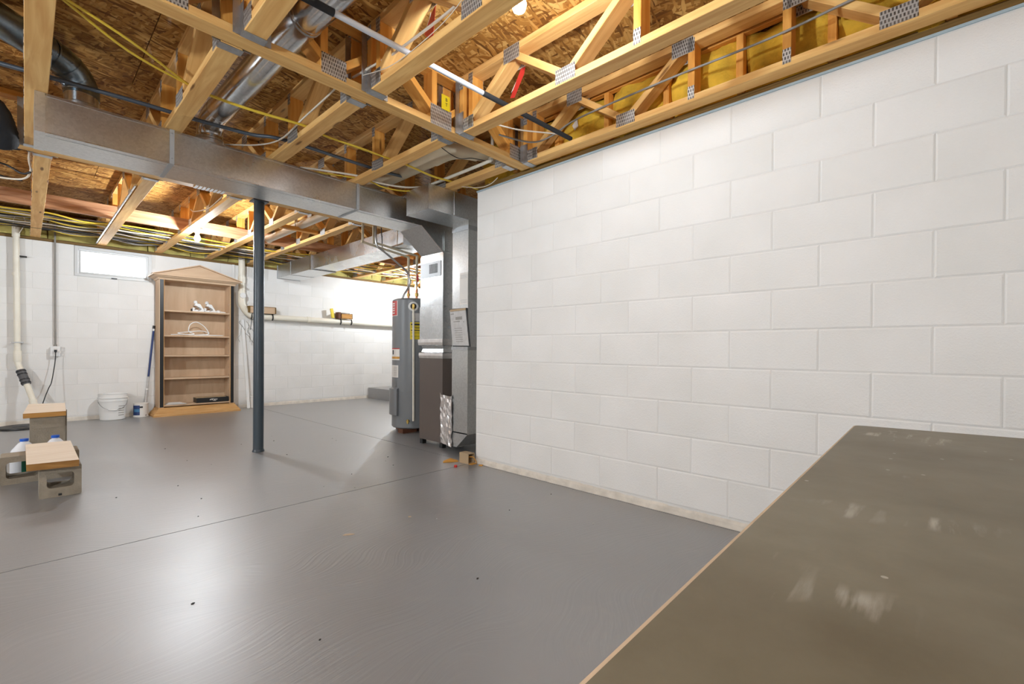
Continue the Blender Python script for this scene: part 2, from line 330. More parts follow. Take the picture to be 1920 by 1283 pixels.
def tag(o, label, cat=None, group=None, kind=None):
    o['label'] = label
    if cat: o['category'] = cat
    if group: o['group'] = group
    if kind: o['kind'] = kind
    return o
_bc = {}
def boxmesh(l, w, t, bev, m):
    k = (round(l, 4), round(w, 4), round(t, 4), bev, m)
    if k in _bc: return _bc[k]
    bm = bmesh.new(); bmesh.ops.create_cube(bm, size=1.0)
    for v in bm.verts: v.co = (v.co.x*l, v.co.y*w, v.co.z*t)
    if bev: bmesh.ops.bevel(bm, geom=list(bm.edges), offset=bev, segments=1, affect='EDGES')
    me = bpy.data.meshes.new('board'); bm.to_mesh(me); bm.free(); me.materials.append(MT[m]); _bc[k] = me
    return me
def board(name, a, b, w, t, m, parent=None, wdir=(1, 0, 0), bev=0.002, loc=None):
    """straight timber from a to b; w across wdir, t the other way. Own axes, so that the grain runs along it"""
    a, b = Vector(a), Vector(b); x = (b-a).normalized(); y = Vector(wdir); y = (y - x*y.dot(x)).normalized(); z = x.cross(y)
    o = bpy.data.objects.new(name, boxmesh((b-a).length, w, t, bev, m)); COL.objects.link(o)
    M = Matrix((x, y, z)).transposed().to_4x4(); c = (a+b)/2
    if parent:
        o.parent = parent
        M.translation = c - ORG(parent); o.matrix_local = M
    else:
        M.translation = c; o.matrix_world = M; ROOT[o] = c.copy()
    return o
def copy_thing(root, off, label=None):
    r = root.copy(); COL.objects.link(r); r.location = root.location + Vector(off); ROOT[r] = ROOT[root] + Vector(off)
    if label: r['label'] = label
    for ch in root.children:
        c = ch.copy(); COL.objects.link(c); c.parent = r
        for g in ch.children:
            d = g.copy(); COL.objects.link(d); d.parent = c
    return r
def smooth_path(pts, n=6):
    P = [Vector(p) for p in pts]
    if len(P) < 3: return P
    out = []
    for i in range(len(P)-1):
        p0, p1, p2, p3 = P[max(i-1, 0)], P[i], P[i+1], P[min(i+2, len(P)-1)]
        for k in range(n):
            t = k/n; out.append(0.5*((2*p1)+(p2-p0)*t+(2*p0-5*p1+4*p2-p3)*t*t+(3*p1-p0-3*p2+p3)*t**3))
    return out + [P[-1]]
def cable(name, pts, r, m, label, cat='cable', group=None, n=6, seg=6):
    pts = smooth_path(pts, seg); o = MB().tube(pts, r, n).build(name, m, loc=pts[0]); return tag(o, label, cat, group)
def text_mesh(name, txt, size, m, parent, mw, ext=0.0004):
    cu = bpy.data.curves.new(name, 'FONT'); cu.body = txt; cu.size = size; cu.extrude = ext; cu.align_x = 'CENTER'; cu.align_y = 'CENTER'; cu.resolution_u = 2
    tmp = bpy.data.objects.new(name, cu); me = bpy.data.meshes.new_from_object(tmp); bpy.data.objects.remove(tmp)
    me.materials.clear(); me.materials.append(MT[m]); o = bpy.data.objects.new(name, me); COL.objects.link(o); o.parent = parent
    M = mw.copy(); M.translation = M.translation - ORG(parent); o.matrix_local = M
    return o
def frame(origin, xdir, zdir):
    x = Vector(xdir).normalized(); z = Vector(zdir).normalized(); y = z.cross(x)
    M = Matrix((x, y, z)).transposed().to_4x4(); M.translation = origin; return M
def lumpy(name, x0, x1, y0, y1, z0, z1, face, amp, m, parent=None, seed=0, label=None, cat=None, group=None):
    """soft batt: box whose one face (-x or -y) is pushed about"""
    rnd = random.Random(seed); nx, nz = 9, 5; mb = MB(); vs = []
    ph = [rnd.uniform(0, 6.28) for _ in range(8)]
    for j in range(nz+1):
        for i in range(nx+1):
            u, v = i/nx, j/nz; d = amp*(math.sin(5*u+ph[0])+math.sin(9*v+ph[1])+math.sin(11*u+7*v+ph[2])+rnd.uniform(-.8, .8))*0.5
            edge = min(u, 1-u, v, 1-v); d += amp*1.2*max(0, 1-edge*7)
            if face == 'x': vs.append((x0+max(0, d), y0+(y1-y0)*u, z0+(z1-z0)*v))
            else: vs.append((x0+(x1-x0)*u, y0+max(0, d), z0+(z1-z0)*v))
    k = len(vs); vs += [((x1, p[1], p[2]) if face == 'x' else (p[0], y1, p[2])) for p in vs]
    fs = []; W = nx+1
    for j in range(nz):
        for i in range(nx): fs.append((j*W+i, j*W+i+1, (j+1)*W+i+1, (j+1)*W+i))
    fs.append((k, k+nx, k+nz*W+nx, k+nz*W))
    mb.add(vs, fs, True)
    rim = [i for i in range(W)] + [j*W+nx for j in range(1, nz+1)] + [nz*W+i for i in range(nx-1, -1, -1)] + [j*W for j in range(nz-1, 0, -1)]
    mb.add([vs[i] for i in rim]+[vs[i+k] for i in rim], [(a, (a+1) % len(rim), (a+1) % len(rim)+len(rim), a+len(rim)) for a in range(len(rim))])
    o = mb.build(name, m, parent, loc=((x0+x1)/2, (y0+y1)/2, z0))
    if label: tag(o, label, cat, group)
    return o

# ------------------------------------------------------------------ the setting
H = 0.2032                       # one block course
XW, YE, YB = 2.614, 2.868, 8.23  # face of the long wall, its far end, face of the back wall
LIP, LIPB = 0.053, 0.062
WT = LIP + 11*H                  # wall top 2.288
ZB, ZT = 2.326, 2.686            # underside of trusses, underside of the floor sheathing
XL, XR, YN = -5.0, 6.5, -0.78
# floor: base and four slabs with open control joints
fl = MB().box(XL, XR, YN, YB+0.3, -0.14, -0.012).build('floor', 'joint'); tag(fl, 'grey painted concrete basement floor with control joints', 'floor', kind='structure')
g = 0.0035; XJ, YJ = 2.592, 2.887
for (a, b, c, d) in ((XL, XJ, YN, YJ), (XJ, XR, YN, YJ), (XL, XJ, YJ, YB+0.05), (XJ, XR, YJ, YB+0.05)):
    MB().box(a+g, b-g, c+g, d-g, -0.05, 0.0).build('slab', 'floor', fl)
# block walls
def chamfer_block(w, d=0.0024, e=0.006, m='block'):
    hw, hh = w/2-0.0018, H/2-0.0018
    mb = MB(); vs = [(-hw, 0, -hh), (hw, 0, -hh), (hw, 0, hh), (-hw, 0, hh), (-hw+e, -d, -hh+e), (hw-e, -d, -hh+e), (hw-e, -d, hh-e), (-hw+e, -d, hh-e),
                     (-hw, 0.03, -hh), (hw, 0.03, -hh), (hw, 0.03, hh), (-hw, 0.03, hh)]
    mb.add(vs, [(4, 5, 6, 7), (0, 1, 5, 4), (1, 2, 6, 5), (2, 3, 7, 6), (3, 0, 4, 7), (0, 8, 9, 1), (1, 9, 10, 2), (2, 10, 11, 3), (3, 11, 8, 0)])
    me = bpy.data.meshes.new('block'); me.from_pydata(mb.v, [], mb.f); me.update(); me.materials.append(MT[m]); return me
_blk = {}
def put_block(parent, wall, a0, a1, zc):
    w = round(a1-a0, 4)
    if w < 0.03: return
    k = (w, wall)
    if k not in _blk: _blk[k] = chamfer_block(w) if wall == 'right' else chamfer_block(w, 0.0014, 0.004)
    o = bpy.data.objects.new('block', _blk[k]); COL.objects.link(o); o.parent = parent; c = (a0+a1)/2; j = random.uniform(-0.0007, 0.0007)
    if wall == 'right': o.location = Vector((XW+0.004+j, c, zc)) - ORG(parent); o.rotation_euler = (0, 0, math.radians(-90))
    else: o.location = Vector((c, YB+0.004+j, zc)) - ORG(parent)
wr = MB().box(XW+0.0046, XW+0.203, YN, YE, 0, WT).build('wall_right', 'mortar'); tag(wr, 'long white painted concrete block wall on the right', 'wall', kind='structure')
for k in range(11):
    zc = LIP + (k+0.5)*H; j = 0
    edges = [0] + [x for x in range(1, 19) if (x % 2) == (k % 2)] if k % 2 else list(range(0, 20, 2))
    for a, b in zip(edges[:-1], edges[1:]): put_block(wr, 'right', YE-b*H, YE-a*H, zc)
# ragged painted strip where the wall meets the floor
mb = MB(); rnd = random.Random(3); n = 90; vs = []
for i in range(n+1):
    y = YE - (YE-YN)*i/n; d = 0.006+rnd.uniform(0, 0.007); h = LIP-0.006+rnd.uniform(-0.004, 0.002)
    vs += [(XW+0.006-d-0.006, y, 0.0), (XW+0.006-d, y, h*0.6), (XW+0.006, y, h)]
mb.add(vs, [(3*i+k, 3*i+3+k, 3*i+4+k, 3*i+1+k) for i in range(n) for k in range(2)]); mb.build('base_strip', 'lip', wr)
we = MB().box(XW+0.203, XR, YE-0.2, YE, 0, ZT).build('wall_return', 'wallplain'); tag(we, 'white block return wall behind the duct column', 'wall', kind='structure')
# back wall with window opening
WX0, WX1, WZ0 = 0.44, 1.235, 1.892
mb = MB()
mb.box(XL, WX0, YB+0.0044, YB+0.2, 0, WT); mb.box(WX1, XR, YB+0.0044, YB+0.2, 0, WT); mb.box(WX0, WX1, YB+0.0044, YB+0.2, 0, WZ0)
wb = mb.build('wall_back', 'mortar'); tag(wb, 'white painted concrete block wall at the back with basement window', 'wall', kind='structure')
for k in range(11):
    z0 = LIPB + k*H; z1 = min(z0+H, WT+0.004); x = (2.905 if k % 2 == 0 else 3.108) - 0.4064*10
    while x < 5.8:
        a, b = x, x+0.4064; x += 0.4064
        if k >= 9:
            if a >= WX0-0.02 and b <= WX1+0.05: continue
            if a < WX0 < b: b = WX0
            elif a < WX1 < b: a = WX1
            elif WX0 <= a < WX1: continue
        put_block(wb, 'back', a, b, (z0+z0+H)/2 - (0.006 if k == 10 else 0))
mb = MB(); vs = []; n = 110
for i in range(n+1):
    x = -1.2 + 7.0*i/n; d = 0.005+rnd.uniform(0, 0.006); h = LIPB-0.008+rnd.uniform(-0.004, 0.002)
    vs += [(x, YB+0.006-d-0.006, 0.0), (x, YB+0.006-d, h*0.6), (x, YB+0.006, h)]
mb.add(vs, [(3*i+k, 3*i+3+k, 3*i+4+k, 3*i+1+k) for i in range(n) for k in range(2)]); mb.build('base_strip', 'lip', wb)
tag(MB().box(XL-0.2, XL, YN, YB+0.2, 0, ZT).build('wall_left', 'wallplain'), 'white painted wall on the far left', 'wall', kind='structure')
tag(MB().box(XL-0.2, XR+0.2, YN-0.2, YN, 0, ZT).build('wall_front', 'wallplain'), 'white painted wall behind the viewer', 'wall', kind='structure')
tag(MB().box(XR, XR+0.2, YE, YB+0.2, 0, ZT).build('wall_far_right', 'wallplain'), 'white painted wall beyond the furnace', 'wall', kind='structure')
# rim joists over the walls
tag(board('trim_rim', (XL, YB+0.17, (ZB+ZT)/2), (XR, YB+0.17, (ZB+ZT)/2), 0.36, 0.03, 'pine2', wdir=(0, 0, 1)), 'rim board above the back wall', 'trim', kind='structure')
tag(board('trim_rim', (XW+0.17, YN, (ZB+ZT)/2), (XW+0.17, YE, (ZB+ZT)/2), 0.36, 0.03, 'pine2', wdir=(0, 0, 1)), 'rim board above the long right wall', 'trim', kind='structure')
# sill plates and seal
t = tag(board('trim_sill', (XW+0.075, YN, 2.319), (XW+0.075, YE+0.02, 2.319), 0.14, 0.038, 'treated', bev=0.003), 'treated wooden sill plate on top of the right wall', 'trim', kind='structure')
tag(MB().box(XW-0.003, XW+0.14, YN, YE+0.005, WT, WT+0.0115).build('trim_seal', 'seal'), 'pale blue foam strip under the sill plate of the right wall', 'trim', kind='structure')
t = tag(board('trim_sill', (XL, YB+0.075, 2.309), (XR, YB+0.075, 2.309), 0.14, 0.036, 'treated', wdir=(0, 1, 0), bev=0.003), 'treated wooden sill plate on top of the back wall', 'trim', kind='structure')
# sheathing above
ce = MB().box(XL-0.2, XR+0.2, YN-0.2, YB+0.3, ZT+0.022, ZT+0.06).build('ceiling', 'osb'); tag(ce, 'underside of the strand board floor above', 'ceiling', kind='structure')
pm = MB().box(-1.218, 1.218, -0.608, 0.608, 0, 0.02); pme = bpy.data.meshes.new('panel'); pme.from_pydata(pm.v, [], pm.f); pme.materials.append(MT['osb'])
for j in range(8):
    for i in range(6):
        o = bpy.data.objects.new('panel', pme); COL.objects.link(o); o.parent = ce
        o.location = (XL+0.6+2.44*i-(1.22 if j % 2 else 0), YN+0.4+1.22*j, ZT+0.0005+0.001*((i+j) % 2))
# window
wd = thing('window_1', 'small white vinyl hopper window high in the back wall', 'window', (WX0, YB, WZ0)); wd['kind'] = 'structure'
zt = 2.284
mb = MB(); y0, y1 = YB-0.012, YB+0.10
mb.box(WX0, WX1, y0, y1, WZ0, WZ0+0.035); mb.box(WX0, WX1, y0, y1, zt-0.035, zt); mb.box(WX0, WX0+0.035, y0, y1, WZ0+0.035, zt-0.035); mb.box(WX1-0.035, WX1, y0, y1, WZ0+0.035, zt-0.035)
mb.build('frame', 'vinyl', wd)
mb = MB(); a0, a1, b0, b1 = WX0+0.04, WX1-0.04, WZ0+0.04, zt-0.04; y0, y1 = YB+0.02, YB+0.06; s = 0.022
mb.box(a0, a1, y0, y1, b0, b0+s); mb.box(a0, a1, y0, y1, b1-s, b1); mb.box(a0, a0+s, y0, y1, b0+s, b1-s); mb.box(a1-s, a1, y0, y1, b0+s, b1-s)
mb.build('sash', 'vinyl', wd)
mb = MB(); y2 = YB-0.004; g_ = 0.004
mb.box(a0-g_, a1+g_, y2, y2+0.002, b0-g_, b0); mb.box(a0-g_, a1+g_, y2, y2+0.002, b1, b1+g_); mb.box(a0-g_, a0, y2, y2+0.002, b0, b1); mb.box(a1, a1+g_, y2, y2+0.002, b0, b1)
mb.build('sash_gap_shade', 'greycable', wd)  # grey strips put in for the dark, shaded gap round the sash
MB().box(a0+s, a1-s, YB+0.038, YB+0.042, b0+s, b1-s).build('pane', 'glass', wd)
MB().box(0.80, 0.86, YB-0.02, YB-0.008, WZ0-0.004, WZ0+0.01).build('latch', 'black', wd)
# raised slab beside the water heater
tag(MB().box(4.63, XR, 7.40, YB-0.012, 0, 0.205).build('platform', 'floor', loc=(5.5, 7.8, 0)), 'low grey painted concrete step along the back wall', 'step', kind='structure')

# ------------------------------------------------------------------ floor trusses
CW, CT = 0.089, 0.038            # chord width and thickness
def plate(parent, x, y, z, dy, dz, side):

    k = ('plate', round(dy, 3), round(dz, 3))
    if k not in _bc:
        me = bpy.data.meshes.new('nail_plate'); m = MB().box(-dy/2, dy/2, -dz/2, dz/2, -0.0012, 0.0012); me.from_pydata(m.v, [], m.f); me.materials.append(MT['plate']); _bc[k] = me
    o = bpy.data.objects.new('nail_plate', _bc[k]); COL.objects.link(o); o.parent = parent
    M = Matrix(((0, 0, side), (1 if side < 0 else -1, 0, 0), (0, -1 if side > 0 else 1, 0))).to_4x4()
    x_, y_, z_ = Vector((0, 1, 0)), Vector((0, 0, 1)), Vector((1, 0, 0))
    M = Matrix((x_, y_, z_)).transposed().to_4x4(); M.translation = Vector((x, y, z)) - ORG(parent); o.matrix_local = M
    return o
def truss(label, X, y0, y1, bots, tops, posts, group, plates=True, hang=None, m='pine'):
    """bots/tops: alternating panel points from one end; posts: uprights"""
    t = thing('floor_truss', label, 'truss', (X, (y0+y1)/2, ZB), group)
    board('bottom_chord', (X, y0, ZB+CT/2), (X, y1, ZB+CT/2), CW, CT, m, t)
    board('top_chord', (X, y0, ZT-CT/2), (X, y1, ZT-CT/2), CW, CT, m, t)
    for y in posts: board('post', (X, y, ZB+CT), (X, y, ZT-CT), CW, CT, 'pine2', t)
    for a, b in bots_tops(bots, tops): board('web', (X, a, ZB+CT+0.004), (X, b, ZT-CT-0.004), CW*0.99, CT, m, t)
    if plates:
        for y in bots:
            for s in (-1, 1): plate(t, X+s*(CW/2+0.001), y, ZB+0.045, 0.125, 0.075, s)
        for y in tops:
            for s in (-1, 1): plate(t, X+s*(CW/2+0.001), y, ZT-0.045, 0.12, 0.085, s)
        for y in posts:
            for s in (-1, 1):
                plate(t, X+s*(CW/2+0.001), y, ZB+0.05, 0.036, 0.07, s)
                plate(t, X+s*(CW/2+0.001), y, ZT-0.05, 0.036, 0.07, s)
    for h in (hang or []):
        ye, d = h                        # end at ye, truss lies on the d side
        mb = MB(); xa, xb = X-CW/2-0.003, X+CW/2+0.003
        mb.box(xa, xb, min(ye, ye+d*0.05), max(ye, ye+d*0.05), ZB-0.004, ZB-0.001)
        for xx in (xa, xb):
            mb.box(xx-0.0015, xx+0.0015, min(ye, ye+d*0.045), max(ye, ye+d*0.045), ZB-0.004, ZB+0.13)
            sgn = -1 if xx == xa else 1
            mb.box(min(xx, xx+sgn*0.03), max(xx, xx+sgn*0.03), ye-0.0015+d*0.002, ye+0.0015+d*0.002, ZB+0.0, ZB+0.32)
        mb.build('hanger', 'hanger', t)
    return t
def bots_tops(bots, tops):
    pts = sorted([(y, 0) for y in bots] + [(y, 1) for y in tops]); out = []
    for (a, ka), (b, kb) in zip(pts[:-1], pts[1:]):
        if ka != kb and abs(b-a) < 0.45: out.append((a, b) if ka == 0 else (b, a))
    return out
gA, gB, gC = 'trusses from the nearer girder over the viewer', 'trusses between the two girders', 'trusses over the window side of the room'
A = truss('pine floor truss above the long right wall, insulation showing behind it', 2.54, -0.68, 2.243, [2.17, 1.41, 0.14, -0.60], [1.79, 1.06, 0.49, -0.23], [2.224, 2.135, 1.01, 0.55, -0.655], gA, hang=[(2.243, -1)])
for x, lb in ((1.93, 'pine floor truss nearest to the right wall one, crossing over the pole end'), (1.292, 'pine floor truss directly beside the bare bulb at the top edge'),
              (0.69, 'pine floor truss at the top left, next to the round metal duct'), (0.08, 'pine floor truss out past the round duct, farthest left over the viewer'), (-0.53, 'pine floor truss left of the viewer')):
    copy_thing(A, (x-2.54, 0, 0), lb)
B = truss('wide pine floor truss at the far left beside the main duct end', 0.04, 2.352, 4.55, [2.41, 3.13, 3.74, 4.48], [2.75, 4.12], [2.372, 3.21, 3.66, 4.53], gB, hang=[(2.352, 1), (4.55, -1)])
for x, lb in ((-0.57, 'pine floor truss outside the left edge of the picture'), (0.64, 'pine floor truss above the first duct strap, left of the slanting round duct'), (1.258, 'pine floor truss crossing the yellow cables in mid ceiling'),
              (1.885, 'pine floor truss left of the beige drain elbow'), (2.48, 'pine floor truss above the square return duct'), (3.12, 'pine floor truss above the furnace'), (3.73, 'pine floor truss beyond the furnace'), (4.34, 'pine floor truss over the utility corner'), (4.95, 'far pine floor truss over the utility corner')):
    copy_thing(B, (x-0.04, 0, 0), lb)
Cc = truss('pale pine floor truss left of the window above the plastic riser', 0.086, 4.668, 8.36, [4.74, 5.45, 6.17, 6.70, 7.42, 8.12], [5.09, 5.82, 7.06, 7.78], [4.69, 6.215, 6.66, 8.2], gC, hang=[(4.668, 1)])
for x, lb in ((-0.52, 'pine floor truss past the left edge on the window side'), (0.70, 'pine floor truss with a grey conduit along it, right of the window'), (1.314, 'pine floor truss carrying the glowing bulb above the bookcase'),
              (1.92, 'pine floor truss just right of the steel post'), (2.50, 'pine floor truss beside the white drain pipe'), (3.12, 'pine floor truss over the second duct'), (3.73, 'pine floor truss right of the second duct'),
              (4.34, 'pine floor truss over the water heater pipes'), (4.95, 'pine floor truss near the far bulb'), (5.56, 'last pine floor truss by the far corner')):
    copy_thing(Cc, (x-0.086, 0, 0), lb)
def girder(label, y, x0, x1, bots, tops, posts, big):
    t = thing('girder_truss', label, 'girder', ((x0+x1)/2, y, ZB), 'girder trusses')
    for z in (ZB+CT/2, ZT-CT/2):
        board('bottom_chord' if z < 2.5 else 'top_chord', (x0, y, z), (x1, y, z), CW, CT, 'pine2' if z > 2.5 else 'pine', t, wdir=(0, 1, 0))
    for a, b in bots_tops(bots, tops): board('web', (a, y, ZB+CT+0.004), (b, y, ZT-CT-0.004), CW*0.99, CT, 'pine2', t, wdir=(0, 1, 0))
    for x in posts: board('post', (x, y, ZB+CT), (x, y, ZT-CT), CW, CT, 'pine2', t, wdir=(0, 1, 0))
    for xs, z, dy in [(bots, ZB+0.06, 0.10), (tops, ZT-0.055, 0.10)]:
        for x in xs:
            for s in (-1, 1):
                o = plate(t, x, y+s*(CW/2+0.001), z, 0.16 if x in big else 0.13, 0.12 if x in big else dy, s)
                M = Matrix((Vector((1, 0, 0)), Vector((0, 0, 1)), Vector((0, -1, 0)))).transposed().to_4x4(); M.translation = Vector((x, y+s*(CW/2+0.001), z)) - ORG(t); o.matrix_local = M
    return t
bx = [-3.67+0.68*i for i in range(10)]; bx = [round(1.07+0.68*(i-7), 3) for i in range(10)]
tx = [round(v+0.34, 3) for v in bx]
g1 = girder('long pine girder truss crossing overhead from the top left to the right wall', 2.2975, -4.9, 2.592, bx, tx, [v-0.05 for v in bx], [1.75])
g2 = girder('long pine girder truss behind the main duct, carried by the steel post', 4.609, -4.9, 6.4, [round(v+0.2, 3) for v in bx]+[3.31, 3.99, 4.67, 5.35, 6.03], [round(v+0.2, 3) for v in tx]+[3.65, 4.33, 5.01, 5.69], [2.8, 3.4], [])
# strongbacks
tag(board('strongback', (-1.6, 6.625, ZB+CT+0.072), (5.7, 6.625, ZB+CT+0.072), 0.14, 0.038, 'redwood', wdir=(0, 0, 1)), 'reddish board on edge threaded through the trusses on the window side', 'board')
tag(board('blocking', (1.972, 5.60, ZB+CT*1.5+0.001), (2.452, 5.60, ZB+CT*1.5+0.001), 0.07, 0.038, 'pine2', wdir=(0, 1, 0)), 'short wooden cross piece below the white drain pipe', 'board')
# rim ladder behind the right wall truss
t = thing('rim_ladder', 'row of short uprights against the insulation over the right wall', 'framing', (XW+0.02, 1.0, ZB+0.012))
for k in range(8): board('upright', (XW+0.012, 2.42-0.407*k, ZB+0.014), (XW+0.012, 2.42-0.407*k, ZT-0.04), 0.036, 0.06, 'pine2', t, wdir=(0, 1, 0))
board('rail', (XW+0.012, YN, ZT-0.02), (XW+0.012, YE, ZT-0.02), 0.04, 0.036, 'pine2', t, wdir=(0, 0, 1))
# insulation in the rim bays
for i in range(8):
    y0 = 2.42+0.02-0.407*i
    lumpy('insulation_batt', XW+0.0, XW+0.15, y0, y0+0.367, ZB+0.004, ZT-0.03, 'x', 0.026, 'wool', seed=i, label='yellow fibreglass batt behind the right wall truss, %s bay from the girder' % ('first', 'second', 'third', 'fourth', 'fifth', 'sixth', 'seventh', 'eighth')[i], cat='insulation', group='yellow batts over the right wall')
for i in range(12):
    x0 = -0.3+0.5*i
    lumpy('insulation_batt', x0, x0+0.49, YB-0.03, YB+0.15, ZB+0.004, ZT-0.05, 'y', 0.028, 'wool_green', seed=40+i, label='greenish yellow fibreglass batt above the back wall, %s from the left' % ('first', 'second', 'third', 'fourth', 'fifth', 'sixth', 'seventh', 'eighth', 'ninth', 'tenth', 'eleventh', 'twelfth')[i], cat='insulation', group='batts over the back wall')

# ------------------------------------------------------------------ bare bulbs
def bulb(label, x, y, ztop, power, hangz=None, base=True):
    t = thing('light_bulb', label, 'lamp', (x, y, ztop))
    if base: MB().lathe([(0, 0), (0.055, 0), (0.055, -0.012), (0.042, -0.03), (0.026, -0.036), (0.024, -0.055), (0, -0.055)], (x, y, ztop), 20).build('lamp_holder', 'white', t)
    if ztop < ZB-0.01: MB().tube([(x, y, ZB), (x, y, ztop-0.002)], 0.012, 10).build('stem', 'white', t)
    z = ztop-0.055
    prof = [(0.013, 0), (0.015, -0.015), (0.024, -0.035), (0.030, -0.055), (0.030, -0.068), (0.024, -0.084), (0.012, -0.093), (0.0, -0.096)]
    area = 0.0155; st = power/(math.pi*area)
    mb = MB(); n = 14; vs = []
    for r, h in prof[:-1]: vs += [(x+r*math.cos(2*math.pi*k/n), y+r*math.sin(2*math.pi*k/n), z+h) for k in range(n)]
    fs = [(i*n+k, i*n+(k+1) % n, (i+1)*n+(k+1) % n, (i+1)*n+k) for i in range(len(prof)-2) for k in range(n)]
    vs.append((x, y, z-0.096)); L = len(prof)-2; fs += [(L*n+k, L*n+(k+1) % n, len(vs)-1) for k in range(n)]
    mb.add(vs, fs, True); mb.build('bulb', emis('lit_bulb', BULB_COL, st), t)
    return t
nb = bulb('bare lit bulb at the top edge beside a truss, near the viewer', 1.385, 1.273, 2.49, BULB_POWER['near'])
MB().box(1.338, 1.44, 1.22, 1.325, 2.4905, 2.53).build('junction_box', 'galv_dull', nb)
bulb('bare glowing bulb on a white holder above the bookcase', 1.345, 6.20, ZB, BULB_POWER['mid'])
bulb('bare lit bulb seen past the water heater pipes', 4.95, 7.08, ZB-0.11, BULB_POWER['far'])
bulb('added fill bulb out of view on the left, near the viewer', -1.5, 0.9, 1.86, BULB_POWER['out'])  # unseen bulb added to brighten the truss undersides
bulb('added fill bulb out of view on the left, beyond the girder', -2.4, 4.6, 1.92, BULB_POWER['out'])  # second unseen bulb, added as fill from the left

# ------------------------------------------------------------------ ducts and heating plant
d = thing('supply_duct', 'long rectangular galvanised trunk duct across the middle of the ceiling', 'duct', (1.3, 3.7, 2.115))
Z0, Z1, Y0, Y1 = 2.115, 2.322, 3.53, 3.86
mb = MB().box(0.07, 2.52, Y0, Y1, Z0, Z1); mb.build('trunk', 'galv', d)
mb = MB().box(0.033, 0.075, Y0-0.003, Y1+0.003, Z0-0.003, Z1+0.003); mb.build('end_cap', 'galv', d)
mb = MB(); mb.box(0.073, 2.52, Y0-0.004, Y0+0.004, Z0-0.003, Z0+0.003); mb.box(0.073, 2.52, Y0-0.003, Y0+0.02, Z1-0.012, Z1+0.002); mb.box(0.076, 2.52, Y0+0.055, Y0+0.058, Z0-0.002, Z0); mb.build('hem', 'galv_bright', d)
mb = MB().prism([(2.52, Z0), (2.772, 1.908), (2.772, 1.90), (3.30, 1.90), (3.30, Z1), (2.52, Z1)], 'y', Y0+0.001, Y1+0.02); mb.build('elbow', 'galv', d)
mb = MB().prism([(2.516, Z0-0.001), (2.77, 1.906), (2.776, 1.912), (2.522, Z0+0.006)], 'y', Y0-0.006, Y0+0.012); mb.prism([(2.512, Z0-0.003), (2.522, Z0-0.003), (2.522, Z0), (2.512, Z0)], 'y', Y0, Y1); mb.build('foil_seam', 'foil', d)
for xs in (0.630, 1.884):
    mb = MB().box(xs-0.012, xs+0.012, Y0-0.006, Y0-0.004, Z0-0.002, ZB+0.025); mb.box(xs-0.012, xs+0.012, Y0-0.006, Y1, Z0-0.004, Z0-0.002)
    st = mb.build('strap', 'strap', d)
    mb = MB()
    for zz in (Z0+0.03, Z1-0.02): mb.lathe([(0.004, -0.008), (0.004, -0.006), (0, -0.0085)], (xs, Y0, zz), 8, 'y')
    mb.build('screw', 'galv_dull', st)
# furnace and plenum
f = thing('furnace', 'tall brown furnace with galvanised plenum at the end of the white wall', 'furnace', (3.03, 3.71, 0))
FX0, FX1, FY0, FY1 = 2.77, 3.30, 3.52, 3.895
bm_ = MB().box(FX0, FX1, FY0, FY1, 0.05, 0.875).build('cabinet', 'cabinet', f)
for x in (FX0+0.004, FX1-0.05):
    for y in (FY0+0.004, FY1-0.05): MB().box(x, x+0.046, y, y+0.046, 0, 0.05).build('foot', 'black', f)
def ring(mb, segs, n=1):
    # stacked rectangular loops (inset, z)
    for (a, za), (b, zb) in zip(segs[:-1], segs[1:]):
        P = lambda i, z: [(FX0+i, FY0+i, z), (FX1-i, FY0+i, z), (FX1-i, FY1-i, z), (FX0+i, FY1-i, z)]
        mb.add(P(a, za)+P(b, zb), [(k, (k+1) % 4, 4+(k+1) % 4, 4+k) for k in range(4)])
mb = MB(); ring(mb, [(-0.002, 0.875), (-0.006, 0.925), (0.012, 0.935), (0.022, 0.965), (0.012, 0.995), (-0.01, 1.01), (-0.012, 1.055), (0.0, 1.056)]); mb.build('transition', 'galv_bright', f)
mb = MB(); ring(mb, [(-0.004, 0.872), (-0.009, 0.898), (-0.007, 0.925), (-0.004, 0.926)]); ring(mb, [(-0.011, 1.004), (-0.015, 1.03), (-0.014, 1.06), (-0.004, 1.062)]); mb.build('foil_tape', 'foil', f)
mb = MB(); ring(mb, [(-0.002, 1.056), (-0.002, 1.392), (0.004, 1.393)]); mb.build('coil_box', 'galv_bright', f)
MB().box(FX0+0.003, FX1-0.003, FY0+0.004, FY1-0.003, 1.392, 1.899).build('plenum', 'galv_bright', f)
MB().box(FX0+0.012, FX0+0.10, FY0-0.001, FY0+0.004, 1.92, 2.11).build('plenum_flange', 'galv', f)
gp = MB().box(FX0-0.003, FX0+0.003, 3.558, 3.884, 1.683, 1.830).build('grille_plate', 'strap', f)
mb = MB().box(FX0-0.005, FX0-0.003, 3.608, 3.738, 1.716, 1.806); mb.build('grille', 'ink', gp)
mb = MB()
for k in range(8): mb.box(FX0-0.007, FX0-0.005, 3.614+k*0.016, 3.617+k*0.016, 1.718, 1.804)
mb.build('slat', 'galv_dull', gp)
